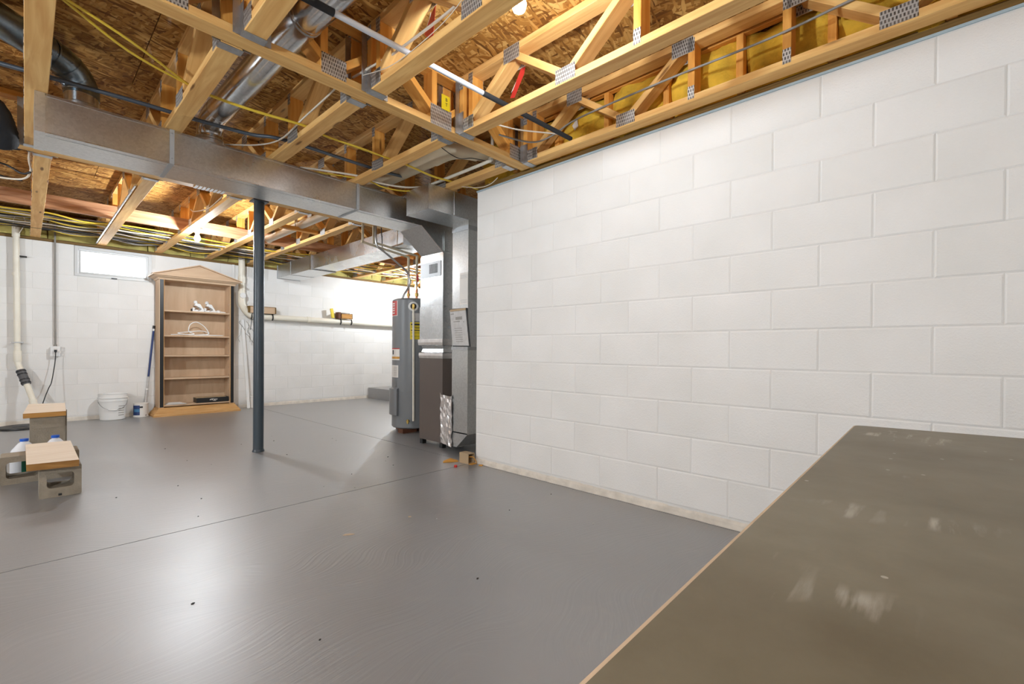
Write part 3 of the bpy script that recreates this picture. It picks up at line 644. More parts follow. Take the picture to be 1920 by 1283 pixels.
# return duct
r = thing('return_duct', 'galvanised return duct with square end box and drop beside the white wall', 'duct', (2.82, 3.17, 0.06))
mb = MB().box(2.257, 3.0, 3.065, 3.38, 2.115, 2.322); mb.build('end_box', 'galv', r)
mb = MB(); mb.box(2.254, 2.262, 3.062, 3.07, 2.113, 2.324); mb.box(2.526, 2.536, 3.060, 3.066, 2.113, 2.324); mb.box(2.254, 2.258, 3.065, 3.38, 2.112, 2.118); mb.box(2.254, 3.0, 3.061, 3.066, 2.112, 2.117); mb.build('seam', 'galv_bright', r)
MB().box(2.692, 3.0, 3.065, 3.283, 0.20, 2.115).build('drop', 'galv', r)
MB().box(2.688, 3.004, 3.061, 3.287, 2.03, 2.07).build('collar', 'galv_dull', r)
MB().box(2.686, 3.004, 3.059, 3.287, 0.955, 0.985).build('cleat', 'galv_dull', r)
MB().prism([(3.066, 0.20), (3.21, 0.07), (3.283, 0.07), (3.283, 0.21), (3.066, 0.21)], 'x', 2.692, 3.0).build('boot', 'galv', r)
MB().box(2.782, 3.0, 3.283, 3.515, 0.07, 0.50).build('link', 'galv_dull', r)
# crinkled foil over the boot joint
rnd = random.Random(11); mb = MB(); nu, nv = 12, 16; vs = []
for j in range(nv+1):
    for i in range(nu+1):
        y = 3.27+(3.535-3.27)*i/nu; z = 0.06+(0.525-0.06)*j/nv
        vs.append((2.688-rnd.uniform(0, 0.014)+0.077*(i/nu), y, z + (0.02 if i in (0, nu) and j == nv else 0)))
mb.add(vs, [(j*(nu+1)+i, j*(nu+1)+i+1, (j+1)*(nu+1)+i+1, (j+1)*(nu+1)+i) for j in range(nv) for i in range(nu)]); mb.build('foil_wrap', 'foil', r)
lb = MB().box(2.6895, 2.6915, 3.067, 3.175, 1.365, 1.65).build('paper_label', 'paper', r)
mb = MB()
for zz in (1.38, 1.392, 1.404, 1.60, 1.612, 1.624): mb.box(2.6888, 2.6896, 3.075, 3.165, zz, zz+0.004)
mb.build('print', 'paper_grey', lb)
# clipboard
c = thing('clipboard', 'clipboard with printed sheets hanging crooked on the return drop', 'clipboard', (2.68, 3.17, 0.99))
def quad(mb, x, pts, dx): mb.add([(x, p[0], p[1]) for p in pts]+[(x+dx, p[0], p[1]) for p in pts], [(0, 1, 2, 3), (7, 6, 5, 4), (0, 4, 5, 1), (1, 5, 6, 2), (2, 6, 7, 3), (3, 7, 4, 0)])
mb = MB(); quad(mb, 2.682, [(3.312, 1.335), (3.070, 1.332), (3.020, 0.985), (3.262, 0.988)], 0.005); mb.build('backing', 'black', c)
mb = MB(); quad(mb, 2.679, [(3.305, 1.318), (3.083, 1.312), (3.036, 0.995), (3.258, 0.997)], 0.003); sh = mb.build('sheet', 'paper_grey', c)
mb = MB(); quad(mb, 2.674, [(3.294, 1.327), (3.080, 1.331), (3.080, 1.312), (3.292, 1.308)], 0.006); mb.build('clip', 'card', c)
mb = MB()
for (a, b, z, zz) in ((3.22, 3.13, 1.23, 1.255), (3.25, 3.16, 1.21, 1.216), (3.29, 3.245, 1.28, 1.287), (3.10, 3.115, 1.205, 1.21)): quad(mb, 2.6782, [(a, zz), (b, zz+0.004), (b, z), (a, z)], 0.0006)
for k in range(7): quad(mb, 2.6782, [(3.235-k*0.004, 1.155-k*0.02), (3.13-k*0.003, 1.155-k*0.02), (3.13-k*0.003, 1.150-k*0.02), (3.235-k*0.004, 1.150-k*0.02)], 0.0006)
mb.build('print', 'greycable', sh)
# second duct
d2 = thing('branch_duct', 'second rectangular galvanised duct running towards the back wall above the water heater', 'duct', (3.03, 6.3, 2.12))
MB().box(2.865, 3.20, 4.35, 6.72, 2.125, 2.325).build('trunk', 'galv_bright', d2)
MB().box(2.85, 3.215, 6.72, 8.0, 2.12, 2.33).build('end_section', 'galv', d2)
MB().box(2.842, 3.222, 6.69, 6.735, 2.112, 2.335).build('flange', 'galv_bright', d2)
mb = MB().box(2.846, 3.22, 7.45, 7.456, 2.116, 2.334); mb.box(2.845, 3.22, 7.985, 8.003, 2.115, 2.335); mb.build('seam', 'galv_dull', d2)
MB().tube([(3.03, 8.0, 2.24), (3.03, 8.02, 2.24)], 0.02, 10).build('knob', 'galv_bright', d2)
# round branch pipes
p = thing('round_duct', 'shiny round galvanised pipe slanting up from the trunk duct past the girder', 'duct', (0.87, 3.69, 2.32))
MB().lathe([(0.082, 0), (0.082, 0.025), (0.079, 0.03), (0.079, 0.06), (0.083, 0.065), (0.083, 0.075), (0.078, 0.08)], (0.87, 3.69, 2.32), 24).build('collar', 'galv', p)
MB().tube(smooth_path([(0.87, 3.69, 2.39), (0.87, 3.685, 2.44), (0.87, 3.64, 2.495), (0.87, 3.55, 2.515), (0.872, 3.45, 2.515)], 4), 0.078, 24).build('elbow', 'galv_shiny', p)
MB().tube([(0.871, 3.5, 2.515), (0.888, 2.75, 2.513), (0.893, 2.35, 2.508), (0.90, 2.16, 2.505)], 0.0765, 24).build('pipe', 'galv_shiny', p)
MB().tube([(0.899, 2.19, 2.505), (0.9, 2.18, 2.505)], 0.0785, 24).build('bead', 'galv_dull', p)
MB().tube([(0.90, 2.17, 2.505), (0.905, 1.95, 2.50), (0.915, 1.75, 2.50), (0.94, 1.2, 2.52), (0.95, 0.2, 2.52)], [0.075, 0.078, 0.083, 0.085, 0.085], 24).build('reducer', 'galv_shiny', p)
p = thing('round_duct', 'dark round pipe with elbow rising from the left end of the trunk duct', 'duct', (0.227, 3.69, 2.32))
MB().lathe([(0.082, 0), (0.082, 0.05), (0.078, 0.055), (0.078, 0.12)], (0.227, 3.69, 2.32), 24).build('collar', 'galv', p)
pts = [(0.227, 3.69, 2.42), (0.225, 3.69, 2.47), (0.195, 3.665, 2.53), (0.14, 3.62, 2.565), (0.07, 3.56, 2.575)]
MB().tube(smooth_path(pts, 4), 0.08, 24).build('elbow', 'steel_dark', p)
mb = MB()
for a, b in (((0.226, 3.69, 2.455), (0.225, 3.689, 2.462)), ((0.205, 3.674, 2.512), (0.20, 3.67, 2.517)), ((0.165, 3.64, 2.552), (0.16, 3.636, 2.555)), ((0.085, 3.572, 2.575), (0.078, 3.566, 2.575))): mb.tube([a, b], 0.0825, 24, caps=False)
mb.build('gore_seam', 'steel_dark', p)
MB().tube([(0.09, 3.577, 2.575), (-0.11, 3.40, 2.578), (-0.9, 2.72, 2.585)], 0.079, 24).build('pipe', 'steel_dark', p)
mb = MB(); pts = smooth_path([(-0.62, 4.25, 2.50), (-0.34, 4.26, 2.50), (-0.17, 4.3, 2.44), (-0.12, 4.42, 2.36), (-0.115, 4.5, 2.30)], 8)
mb.tube(pts, [0.085+0.004*(i % 2) for i in range(len(pts))], 14); tag(mb.build('flexible_duct', 'foam', loc=(-0.3, 4.3, 2.4)), 'black flexible hose behind the leftmost truss', 'duct')
# steel post
t = thing('support_post', 'blue grey painted round steel post under the girder', 'post', (1.486, 4.625, 0))
MB().lathe([(0.0445, 0.008), (0.0445, ZB-0.012)], (1.486, 4.625, 0), 28).build('shaft', 'post', t)
MB().box(1.42, 1.55, 4.565, 4.685, ZB-0.012, ZB-0.001).build('cap_plate', 'post', t)
MB().lathe([(0.052, 0), (0.052, 0.006), (0.046, 0.02)], (1.486, 4.625, 0), 28).build('foot', 'post', t)
# water heater
WHX, WHY, WR = 3.17, 4.60, 0.24
h = thing('water_heater', 'grey cylindrical water heater with red and yellow labels behind the furnace', 'water heater', (WHX, WHY, 0.05))
MB().lathe([(0, 0), (WR-0.01, 0), (WR, 0.012), (WR, 0.42), (WR+0.001, 0.422), (WR, 0.424), (WR, 1.475), (WR-0.004, 1.487), (WR-0.02, 1.495), (WR-0.03, 1.50), (0, 1.51)], (WHX, WHY, 0.05), 40).build('tank', 'heater', h)
va = math.atan2(-WHY, -WHX)          # heading from the heater to the viewer
def on_tank(ang, z, rr=0.0): a = va+ang; return Vector((WHX+(WR+rr)*math.cos(a), WHY+(WR+rr)*math.sin(a), z))
def patch(name, a0, a1, z0, z1, m, parent, off=0.0015):
    mb = MB(); n = 8; vs = []
    for i in range(n+1):
        a = a0+(a1-a0)*i/n; vs += [on_tank(a, z0, off), on_tank(a, z1, off)]
    mb.add(vs, [(2*i, 2*i+2, 2*i+3, 2*i+1) for i in range(n)], True); return mb.build(name, m, parent)
# angles: negative = left in the picture
q = patch('red_label', -1.38, -0.80, 1.35, 1.52, 'red', h); patch('label_border', -0.83, -0.795, 1.35, 1.52, 'paper', q, 0.002); patch('label_border', -1.38, -0.80, 1.345, 1.352, 'paper', q, 0.002)
mb = MB()
for k, zz in enumerate((1.49, 1.465, 1.435, 1.41, 1.38)):
    vs = [on_tank(a, z, 0.0022) for a in (-1.25, -1.14, -1.03) for z in (zz-0.008, zz+0.008)]; mb.add(vs, [(0, 2, 3, 1), (2, 4, 5, 3)])
mb.build('lettering', 'paper', q)
q = patch('yellow_label', -0.13, 0.50, 1.075, 1.27, 'yellowprint', h)
mb = MB()
for (z, hh, a0, a1) in ((1.245, 0.010, -0.09, 0.46), (1.215, 0.003, -0.09, 0.40), (1.203, 0.003, 0.1, 0.42), (1.178, 0.005, -0.09, 0.44), (1.15, 0.002, -0.09, 0.4), (1.11, 0.002, -0.09, 0.44)):
    vs = []
    for i in range(9):
        a = a0+(a1-a0)*i/8; vs += [on_tank(a, z-hh, 0.0022), on_tank(a, z+hh, 0.0022)]
    mb.add(vs, [(2*i, 2*i+2, 2*i+3, 2*i+1) for i in range(8)])
mb.build('lettering', 'ink', q)
q = patch('rating_label', -0.05, 0.40, 1.285, 1.375, 'paper_grey', h)
q = patch('warning_label', -1.40, -0.66, 0.835, 0.97, 'paper', h); patch('red_band', -1.40, -0.66, 0.962, 0.972, 'red', q, 0.002); patch('orange_band', -1.40, -0.66, 0.85, 0.875, 'leather', q, 0.002); patch('figure', -1.25, -1.10, 0.90, 0.95, 'ink', q, 0.002)
q = patch('instruction_label', -1.38, -0.74, 0.635, 0.775, 'paper', h)
mb = MB()
for k in range(9):
    z = 0.65+k*0.013; vs = [on_tank(a, zz, 0.0022) for a in (-1.3, -1.1, -0.95, -0.8) for zz in (z, z+0.004)]; mb.add(vs, [(0, 2, 3, 1), (2, 4, 5, 3), (4, 6, 7, 5)])
mb.build('print', 'greycable', q)
patch('data_plate', -1.32, -0.86, 0.53, 0.60, 'heater', h, 0.004)
q = MB(); vs = []
for i in range(5):
    a = -1.45+(-0.72+1.45)*i/4; vs += [on_tank(a, 0.20, 0.03), on_tank(a, 0.50, 0.03), on_tank(a, 0.19, 0.0), on_tank(a, 0.515, 0.0)]
q.add(vs, [(4*i+k, 4*i+4+k, 4*i+5+k, 4*i+1+k) for i in range(4) for k in (0,)] + [(4*i+2, 4*i, 4*i+4, 4*i+6) for i in range(4)] + [(4*i+1, 4*i+3, 4*i+7, 4*i+5) for i in range(4)] + [(0, 1, 3, 2), (16, 18, 19, 17)])
q.build('element_cover', 'heater', h)
vdir = (on_tank(0, 1.45, 1)-on_tank(0, 1.45, 0)).normalized()
pv = on_tank(0.02, 1.452)
def disc(mb, c, ax, r0, r1, d0, d1, n=20):
    ax = Vector(ax).normalized(); mb.tube([c+ax*d0, c+ax*(d0+1e-4), c+ax*d1], [r0, r0, r1], n)
v = MB(); disc(v, pv, vdir, 0.058, 0.052, -0.004, 0.012); vv = v.build('valve_ring', 'white', h)
v = MB(); disc(v, pv, vdir, 0.034, 0.034, 0.008, 0.014); v.build('valve_hole', 'ink', vv)
v = MB(); disc(v, pv, vdir, 0.014, 0.014, 0.0, 0.06); v.tube([pv+vdir*0.045+Vector((0, 0, 0.02)), pv+vdir*0.05-Vector((0, 0, 0.04))], 0.013, 10); v.build('relief_valve', 'brass', vv)
b0 = pv+vdir*0.05
MB().tube([b0-Vector((0, 0, 0.04)), Vector((b0.x+0.008, b0.y, 0.145))], 0.0115, 10).build('relief_pipe', 'pvc', h)
v = MB(); pd_ = on_tank(-0.22, 0.14); disc(v, pd_, vdir, 0.018, 0.014, 0, 0.05); v.tube([pd_+vdir*0.04+Vector((0, 0, 0.02)), pd_+vdir*0.045-Vector((0, 0, 0.025))], 0.010, 8); v.build('drain_valve', 'brass', h)
for (dx, dy) in ((-0.13, -0.10), (0.10, -0.12), (0.0, 0.15)):
    tag(MB().box(WHX+dx-0.1, WHX+dx+0.09, WHY+dy-0.05, WHY+dy+0.05, 0, 0.049).build('support_brick', 'darkbox', loc=(WHX+dx, WHY+dy, 0)), 'brown brick under the water heater', 'brick', 'bricks under the water heater')
# water pipes above the heater
def pipe(label, pts, rr, m, cat='pipe', group=None, seg=4): return tag(MB().tube(smooth_path(pts, seg) if seg else [Vector(q) for q in pts], rr, 10).build('water_pipe', m, loc=pts[0]), label, cat, group)
wp = thing('water_pipe', 'copper and cream riser on the left side of the water heater top', 'pipe', (3.105, 4.6, 1.56))
MB().tube([(3.105, 4.6, 1.555), (3.105, 4.6, 1.72)], 0.013, 10).build('copper_stub', 'copper', wp); MB().tube([(3.105, 4.6, 1.59), (3.105, 4.6, 1.62)], 0.019, 10).build('nut', 'brass', wp); MB().tube([(3.105, 4.6, 1.70), (3.105, 4.6, 2.05)], 0.015, 10).build('riser', 'pvc_beige', wp)
MB().tube([(3.105, 4.6, 2.05), (2.60, 4.6, 2.115), (2.5, 4.6, 2.13)], 0.013, 10).build('run', 'pvc_beige', wp); MB().tube([(2.515, 4.6, 2.11), (2.515, 4.6, 2.34)], 0.013, 10).build('drop', 'pvc_beige', wp)
wp = thing('water_pipe', 'copper and cream riser with red valve on the right of the water heater top', 'pipe', (3.222, 4.6, 1.56))
MB().tube([(3.222, 4.6, 1.555), (3.222, 4.6, 1.74)], 0.013, 10).build('copper_stub', 'copper', wp); MB().tube([(3.222, 4.6, 1.60), (3.222, 4.6, 1.635)], 0.02, 10).build('nut', 'brass', wp); MB().tube([(3.222, 4.6, 1.72), (3.222, 4.6, 2.09)], 0.015, 10).build('riser', 'pvc_beige', wp)
MB().tube([(3.222, 4.6, 2.085), (2.66, 4.6, 2.145)], 0.013, 10).build('run', 'pvc_beige', wp); MB().tube([(2.645, 4.6, 2.13), (2.645, 4.6, 2.36)], 0.013, 10).build('drop', 'pvc_beige', wp)
MB().tube([(3.21, 4.57, 1.86), (3.205, 4.56, 1.80), (3.215, 4.565, 1.77)], [0.008, 0.014, 0.007], 8).build('valve_handle', 'red', wp)
cable('flexible_conduit', [(2.66, 4.58, 2.34), (2.665, 4.57, 2.12), (2.74, 4.56, 2.06), (2.92, 4.55, 1.95), (3.06, 4.55, 1.85), (3.085, 4.55, 1.72), (3.02, 4.56, 1.60), (3.0, 4.57, 1.545)], 0.011, 'conduit', 'grey flexible conduit looping down to the water heater top', 'conduit', n=10)
cable('hanging_wire', [(2.74, 4.60, 2.33), (2.75, 4.60, 2.2), (2.755, 4.60, 2.08)], 0.006, 'blackcable', 'short black wire hanging beside the flexible conduit')

# ------------------------------------------------------------------ pipes and cables in the ceiling
po = thing('extension_pole', 'white pole with black foam grips lying across the trusses', 'pole', (1.5, 1.86, ZB+CT))
zz = ZB+CT+0.0145
MB().tube([(0.55, 1.896, zz), (0.892, 1.884, zz)], 0.0165, 14).build('grip', 'foam', po)
MB().tube([(0.885, 1.884, zz), (1.735, 1.858, zz)], 0.0135, 14).build('shaft', 'pole_white', po)
MB().tube([(1.73, 1.858, zz), (2.505, 1.822, zz)], 0.0145, 14).build('grip', 'foam', po)
cable('gas_pipe', [(-1.2, 3.62, 2.40), (-0.09, 3.505, 2.40), (0.43, 3.455, 2.40), (0.72, 3.442, 2.40), (1.04, 3.40, 2.40), (1.24, 3.318, 2.40), (1.9, 3.315, 2.40), (2.2, 3.30, 2.41)], 0.012, 'gas', 'dark pipe running across behind the yellow cables above the trunk duct', 'pipe', n=10)
base = [(-0.55, 2.1), (-0.2, 2.36), (0.04, 2.55), (0.333, 2.80), (0.61, 2.95), (0.72, 2.968), (0.93, 2.95), (1.22, 2.936), (1.36, 2.962), (1.6, 2.96), (1.86, 2.98), (2.0, 2.962), (2.25, 2.99), (2.45, 2.995), (2.6, 3.0)]
trX = (0.04, 0.64, 1.258, 1.885, 2.48)
for k, lab in enumerate(('yellow flat cable draped over the trusses, upper of the pair', 'yellow flat cable draped over the trusses, lower of the pair')):
    pts = []
    for i, (x, y) in enumerate(base):
        near = min(abs(x-q) for q in trX); sag = min(near, 0.15)*0.10
        pts.append((x, y+((0.012-0.10*math.exp(-((x-0.33)/0.16)**2)-0.02*math.exp(-((x-1.6)/0.15)**2)) if not k else 0.012), ZB+CT+0.007-sag+(0.004 if k else 0)))
    cable('yellow_cable', pts, 0.0065, 'yellow', lab, group='pair of yellow cables')
cable('white_cable', [(1.185, 2.36, 2.46), (1.19, 2.48, 2.42), (1.195, 2.94, 2.405), (1.195, 3.3, 2.39), (1.12, 3.55, 2.40), (0.95, 3.78, 2.42)], 0.0055, 'whitecable', 'pale cable running along the middle truss towards the trunk duct')
cable('white_cable', [(1.285, 1.2, 2.52), (1.28, 1.49, 2.455), (1.272, 1.93, 2.447), (1.262, 2.09, 2.447), (1.22, 2.38, 2.44)], 0.0065, 'whitecable', 'white cable slanting past the red tag near the bare bulb')
cable('thin_wire', [(1.244, 1.30, 2.50), (1.246, 1.50, 2.405), (1.244, 1.7, 2.368), (1.243, 2.0, 2.366), (1.20, 2.2, 2.38)], 0.002, 'whitecable', 'thin white wire along the truss beside the bare bulb')
cable('grey_cable', [(2.487, -0.3, 2.54), (2.486, 0.29, 2.508), (2.486, 0.63, 2.488), (2.486, 1.18, 2.496), (2.486, 1.75, 2.484), (2.47, 1.95, 2.43), (2.40, 2.08, 2.40), (2.2, 2.20, 2.42)], 0.0065, 'greycable', 'grey cable stapled along the right wall truss')
cable('white_cable', [(2.05, 2.16, 2.44), (2.12, 2.10, 2.42), (2.22, 2.03, 2.405), (2.36, 1.92, 2.40), (2.47, 1.84, 2.40)], 0.005, 'whitecable', 'pale cable curving to the black end of the pole')
cable('white_cable', [(1.45, 3.62, 2.36), (1.85, 3.46, 2.365), (2.0, 3.40, 2.335), (2.2, 3.33, 2.335), (2.35, 3.26, 2.36), (2.48, 3.2, 2.38)], 0.008, 'whitecable', 'white cable drooping behind the square return box')
cable('yellow_cable', [(1.5, 3.66, 2.36), (1.9, 3.48, 2.355), (2.05, 3.42, 2.318), (2.22, 3.36, 2.315), (2.36, 3.28, 2.35), (2.50, 3.22, 2.38)], 0.006, 'yellow', 'yellow cable drooping behind the square return box')
dp = thing('drain_pipe', 'thick beige drain pipe with elbow above the return duct', 'pipe', (2.2, 3.0, 2.46))
MB().tube([(2.16, 3.9, 2.44), (2.19, 2.86, 2.455)], 0.055, 18).build('pipe', 'pvc_beige', dp)
MB().tube(smooth_path([(2.19, 2.90, 2.455), (2.192, 2.78, 2.458), (2.22, 2.69, 2.462), (2.29, 2.64, 2.468), (2.38, 2.62, 2.475)], 4), 0.061, 18).build('elbow', 'pvc_beige', dp)
MB().tube([(2.36, 2.622, 2.475), (2.75, 2.55, 2.50)], 0.055, 18).build('pipe', 'pvc_beige', dp)
cable('thin_wire', [(2.0, 2.75, 2.52), (2.2, 2.66, 2.40), (2.32, 2.60, 2.41), (2.45, 2.52, 2.40)], 0.003, 'blackcable', 'thin black wire under the beige elbow')
pipe('slim cream water pipe running along the last truss to the return box', [(2.40, 3.5, 2.385), (2.40, 2.56, 2.385), (2.405, 2.50, 2.40), (2.41, 2.48, 2.45), (2.41, 2.48, 2.62)], 0.0125, 'pvc')
cable('thin_wire', [(2.50, 2.95, 2.33), (2.545, 2.82, 2.30), (2.56, 2.72, 2.29), (2.565, 2.64, 2.30), (2.57, 2.58, 2.33)], 0.003, 'whitecable', 'thin white wire drooping at the wall corner')
cable('yellow_cable', [(2.48, 3.02, 2.375), (2.54, 2.92, 2.345), (2.60, 2.87, 2.315), (2.66, 2.86, 2.335)], 0.005, 'yellow', 'yellow cable end at the top corner of the white wall')
dp = thing('drain_pipe', 'white drain pipe slung between trusses right of the steel post', 'pipe', (2.25, 5.9, 2.43))
MB().tube([(2.262, 4.72, 2.435), (2.24, 6.62, 2.43)], 0.045, 18).build('pipe', 'pvc', dp)
MB().tube([(2.24, 6.60, 2.43), (2.24, 6.69, 2.43)], 0.053, 18).build('cap', 'pvc', dp)
MB().tube(smooth_path([(2.195, 5.6, 2.66), (2.195, 5.6, 2.42), (2.25, 5.6, 2.378), (2.305, 5.6, 2.42), (2.305, 5.6, 2.5)], 5), 0.006, 6).build('hook', 'galv_bright', dp)
# bundle of cables over the window wall
rnd = random.Random(5); cols = [('yellow', 'yellow'), ('blackcable', 'black'), ('greycable', 'grey'), ('whitecable', 'white')]
for i in range(18):
    m, nm = cols[[0, 1, 2, 0, 3, 1, 2, 0, 1, 3, 2, 0, 1, 2, 3, 0, 2, 1][i]]; y = 6.84+0.062*i+rnd.uniform(-0.02, 0.02); pts = []; x = -1.4
    while x < 5.7:
        q = min(abs(x-(0.086+0.612*k)) for k in range(-3, 10))
        pts.append((x, y+rnd.uniform(-0.025, 0.025)+(0.08*math.sin(x*0.9)), ZB+CT+0.010+0.011*(i % 3)-min(q, 0.12)*rnd.uniform(0.05, 0.35))); x += rnd.uniform(0.26, 0.36)
    cable(nm+'_cable', pts, 0.0055 if i % 4 else 0.009, m, nm+' cable in the long bundle over the trusses by the window wall', group=nm+' cables of the bundle', n=6, seg=4)
for i, (pts, m, lb) in enumerate([
    ([(-0.6, 5.0, 2.44), (-0.25, 5.02, 2.41), (-0.05, 5.0, 2.42), (0.035, 4.95, 2.46)], 'blackcable', 'thick black cable at the left edge under the girder'),
    ([(-0.6, 5.6, 2.46), (-0.3, 5.6, 2.47), (-0.12, 5.55, 2.44), (-0.02, 5.5, 2.38), (0.03, 5.45, 2.39)], 'blackcable', 'black cable arching at the left edge, upper loop'),
    ([(-0.6, 5.9, 2.44), (-0.28, 5.85, 2.44), (-0.12, 5.8, 2.40), (-0.02, 5.7, 2.37)], 'blackcable', 'black cable arching at the left edge, lower loop'),
    ([(-0.6, 5.75, 2.36), (-0.22, 5.75, 2.37), (-0.02, 5.65, 2.37), (0.03, 5.45, 2.40), (0.02, 5.25, 2.44), (0.03, 5.0, 2.52)], 'whitecable', 'white cable looping up beside the leftmost back truss'),
    ([(-0.10, 8.1, 2.38), (-0.09, 8.08, 2.50), (-0.04, 8.06, 2.56), (0.0, 8.05, 2.46), (-0.05, 8.08, 2.32)], 'pvc', 'thin beige wire loop over the plastic riser')]):
    cable('loose_cable', pts, 0.008 if i < 4 else 0.005, m, lb)
tag(MB().tube([(0.642, 5.0, ZB+0.012), (0.642, 8.15, ZB+0.012)], 0.010, 8).build('metal_conduit', 'galv_bright', loc=(0.642, 6.5, ZB)), 'thin grey metal conduit clipped along the truss right of the window', 'conduit')
cable('white_cable', [(1.30, 5.05, 2.42), (1.27, 5.35, 2.37), (1.265, 5.65, 2.40), (1.265, 6.0, 2.46), (1.262, 6.1, 2.5)], 0.006, 'whitecable', 'white cable feeding the glowing bulb')
cable('thin_pipe', [(1.4, 4.80, 2.50), (2.2, 4.82, 2.49), (2.9, 4.80, 2.48)], 0.006, 'whitecable', 'pale wire strung across behind the trunk duct', 'wire')
mb = MB()
for k in range(8): mb.box(0.98+k*0.028, 1.0+k*0.028, 4.56, 4.655, ZB-0.004, ZB-0.001)
tag(mb.build('paper_strip', 'paper', loc=(1.1, 4.6, ZB)), 'torn white paper strip under the far girder', 'paper')
# tags on the trusses
def tri_tag(name, x, pts, m, lb):
    mb = MB(); k = len(pts); mb.add([(x, a, b) for a, b in pts]+[(x+0.001, a, b) for a, b in pts], [tuple(range(k)), tuple(range(2*k-1, k-1, -1))]+[(i, i+k, (i+1) % k+k, (i+1) % k) for i in range(k)])
    return tag(mb.build(name, m, loc=(x, pts[0][0], pts[0][1])), lb, 'tag')
tri_tag('paper_tag', 1.978, [(1.885, 2.46), (1.80, 2.60), (1.76, 2.62), (1.775, 2.56), (1.85, 2.45)], 'red', 'red paper tag stapled to the truss beside the pole')
tri_tag('paper_tag', 1.979, [(1.88, 2.49), (1.79, 2.60), (1.815, 2.53)], 'paper', 'small white paper flap behind the red tag')
tri_tag('paper_tag', 1.338, [(1.80, 2.58), (1.77, 2.60), (1.79, 2.44), (1.86, 2.50)], 'red', 'red paper tag hanging by the bare bulb truss')
tri_tag('paper_tag', 1.339, [(1.85, 2.52), (1.81, 2.585), (1.82, 2.535)], 'paper', 'white paper flap on the bare bulb truss')
tri_tag('paper_tag', 2.60, [(1.88, 2.52), (1.84, 2.56), (1.83, 2.50), (1.86, 2.48)], 'paper', 'white paper scrap behind the right wall truss')
o = tag(MB().box(1.748, 1.812, 2.246, 2.2475, 2.44, 2.53).build('sticker', 'yellowprint', loc=(1.78, 2.247, 2.44)), 'yellow sticker with black marks on the girder', 'sticker')
text_mesh('marks', 'B\nT', 0.03, 'ink', o, frame((1.785, 2.2452, 2.488), (1, 0, 0), (0, -1, 0)))

# ------------------------------------------------------------------ bookcase
BX0, BX1, BYF, BYB = 1.275, 2.20, 7.93, 8.215
bk = thing('bookcase', 'tall raw wood bookcase with pediment top and black edge strips', 'bookcase', ((BX0+BX1)/2, 8.07, 0))
board('side_panel', (BX0+0.028, (BYF+BYB)/2, 0.05), (BX0+0.028, (BYF+BYB)/2, 1.935), 0.055, BYB-BYF-0.002, 'mdf', bk)
board('side_panel', (BX1-0.028, (BYF+BYB)/2, 0.05), (BX1-0.028, (BYF+BYB)/2, 1.935), 0.055, BYB-BYF-0.002, 'mdf', bk)
for x in (BX0+0.03, BX1-0.026): board('edge_strip', (x, BYF-0.003, 0.125), (x, BYF-0.003, 1.915), 0.042, 0.006, 'black', bk)
for x in (BX0+0.054, BX1-0.05): board('inner_edge', (x, BYF-0.002, 0.125), (x, BYF-0.002, 1.915), 0.008, 0.006, 'oak', bk)
board('back_panel', ((BX0+BX1)/2, BYB-0.008, 0.1), ((BX0+BX1)/2, BYB-0.008, 1.93), BX1-BX0-0.11, 0.012, 'mdf', bk)
for z in (1.484, 1.130, 0.846, 0.522, 0.14): board('shelf', (BX0+0.056, (BYF+BYB)/2+0.005, z), (BX1-0.056, (BYF+BYB)/2+0.005, z), BYB-BYF-0.03, 0.022, 'mdf', bk, wdir=(0, 1, 0))
board('top_panel', (BX0+0.056, (BYF+BYB)/2, 1.925), (BX1-0.056, (BYF+BYB)/2, 1.925), BYB-BYF-0.02, 0.02, 'mdf', bk, wdir=(0, 1, 0))
def flare(name, levels, m):
    mb = MB()
    for (o0, z0), (o1, z1) in zip(levels[:-1], levels[1:]):
        P = lambda o, z: [(BX0-o, BYF-o, z), (BX1+o, BYF-o, z), (BX1+o, BYB, z), (BX0-o, BYB, z)]
        mb.add(P(o0, z0)+P(o1, z1), [(k, (k+1) % 4, 4+(k+1) % 4, 4+k) for k in range(4)])
    P = lambda o, z: [(BX0-o, BYF-o, z), (BX1+o, BYF-o, z), (BX1+o, BYB, z), (BX0-o, BYB, z)]
    mb.add(P(*levels[0]), [(3, 2, 1, 0)]); mb.add(P(*levels[-1]), [(0, 1, 2, 3)])
    return mb.build(name, m, bk)
flare('cornice', [(0.004, 1.912), (0.012, 1.915), (0.020, 1.935), (0.055, 1.955), (0.06, 1.962), (0.085, 1.966), (0.085, 1.978)], 'mdf')
flare('plinth', [(0.075, 0.0), (0.075, 0.022), (0.066, 0.026), (0.055, 0.05), (0.03, 0.075), (0.02, 0.095), (0.012, 0.10), (0.012, 0.116)], 'oak')
xc = (BX0+BX1)/2; a, b = BX0-0.08, BX1+0.08
MB().prism([(a, 1.978), (b, 1.978), (xc, 2.15)], 'y', BYF-0.03, BYF+0.02).build('pediment', 'mdf', bk)
mb = MB(); hh = 0.172; L = (b-a)/2
for s in (-1, 1): mb.prism([(xc+s*L, 1.978), (xc, 2.150), (xc, 2.166), (xc+s*(L+0.012), 1.985)], 'y', BYF-0.075, BYF+0.05)
mb.build('pediment_moulding', 'mdf', bk)
mb = MB()
for x in (BX1-0.058,):
    for k in range(12): mb.box(x-0.003, x, BYF+0.05, BYF+0.056, 0.30+k*0.12, 0.32+k*0.12)
mb.build('shelf_pin', 'galv_bright', bk)
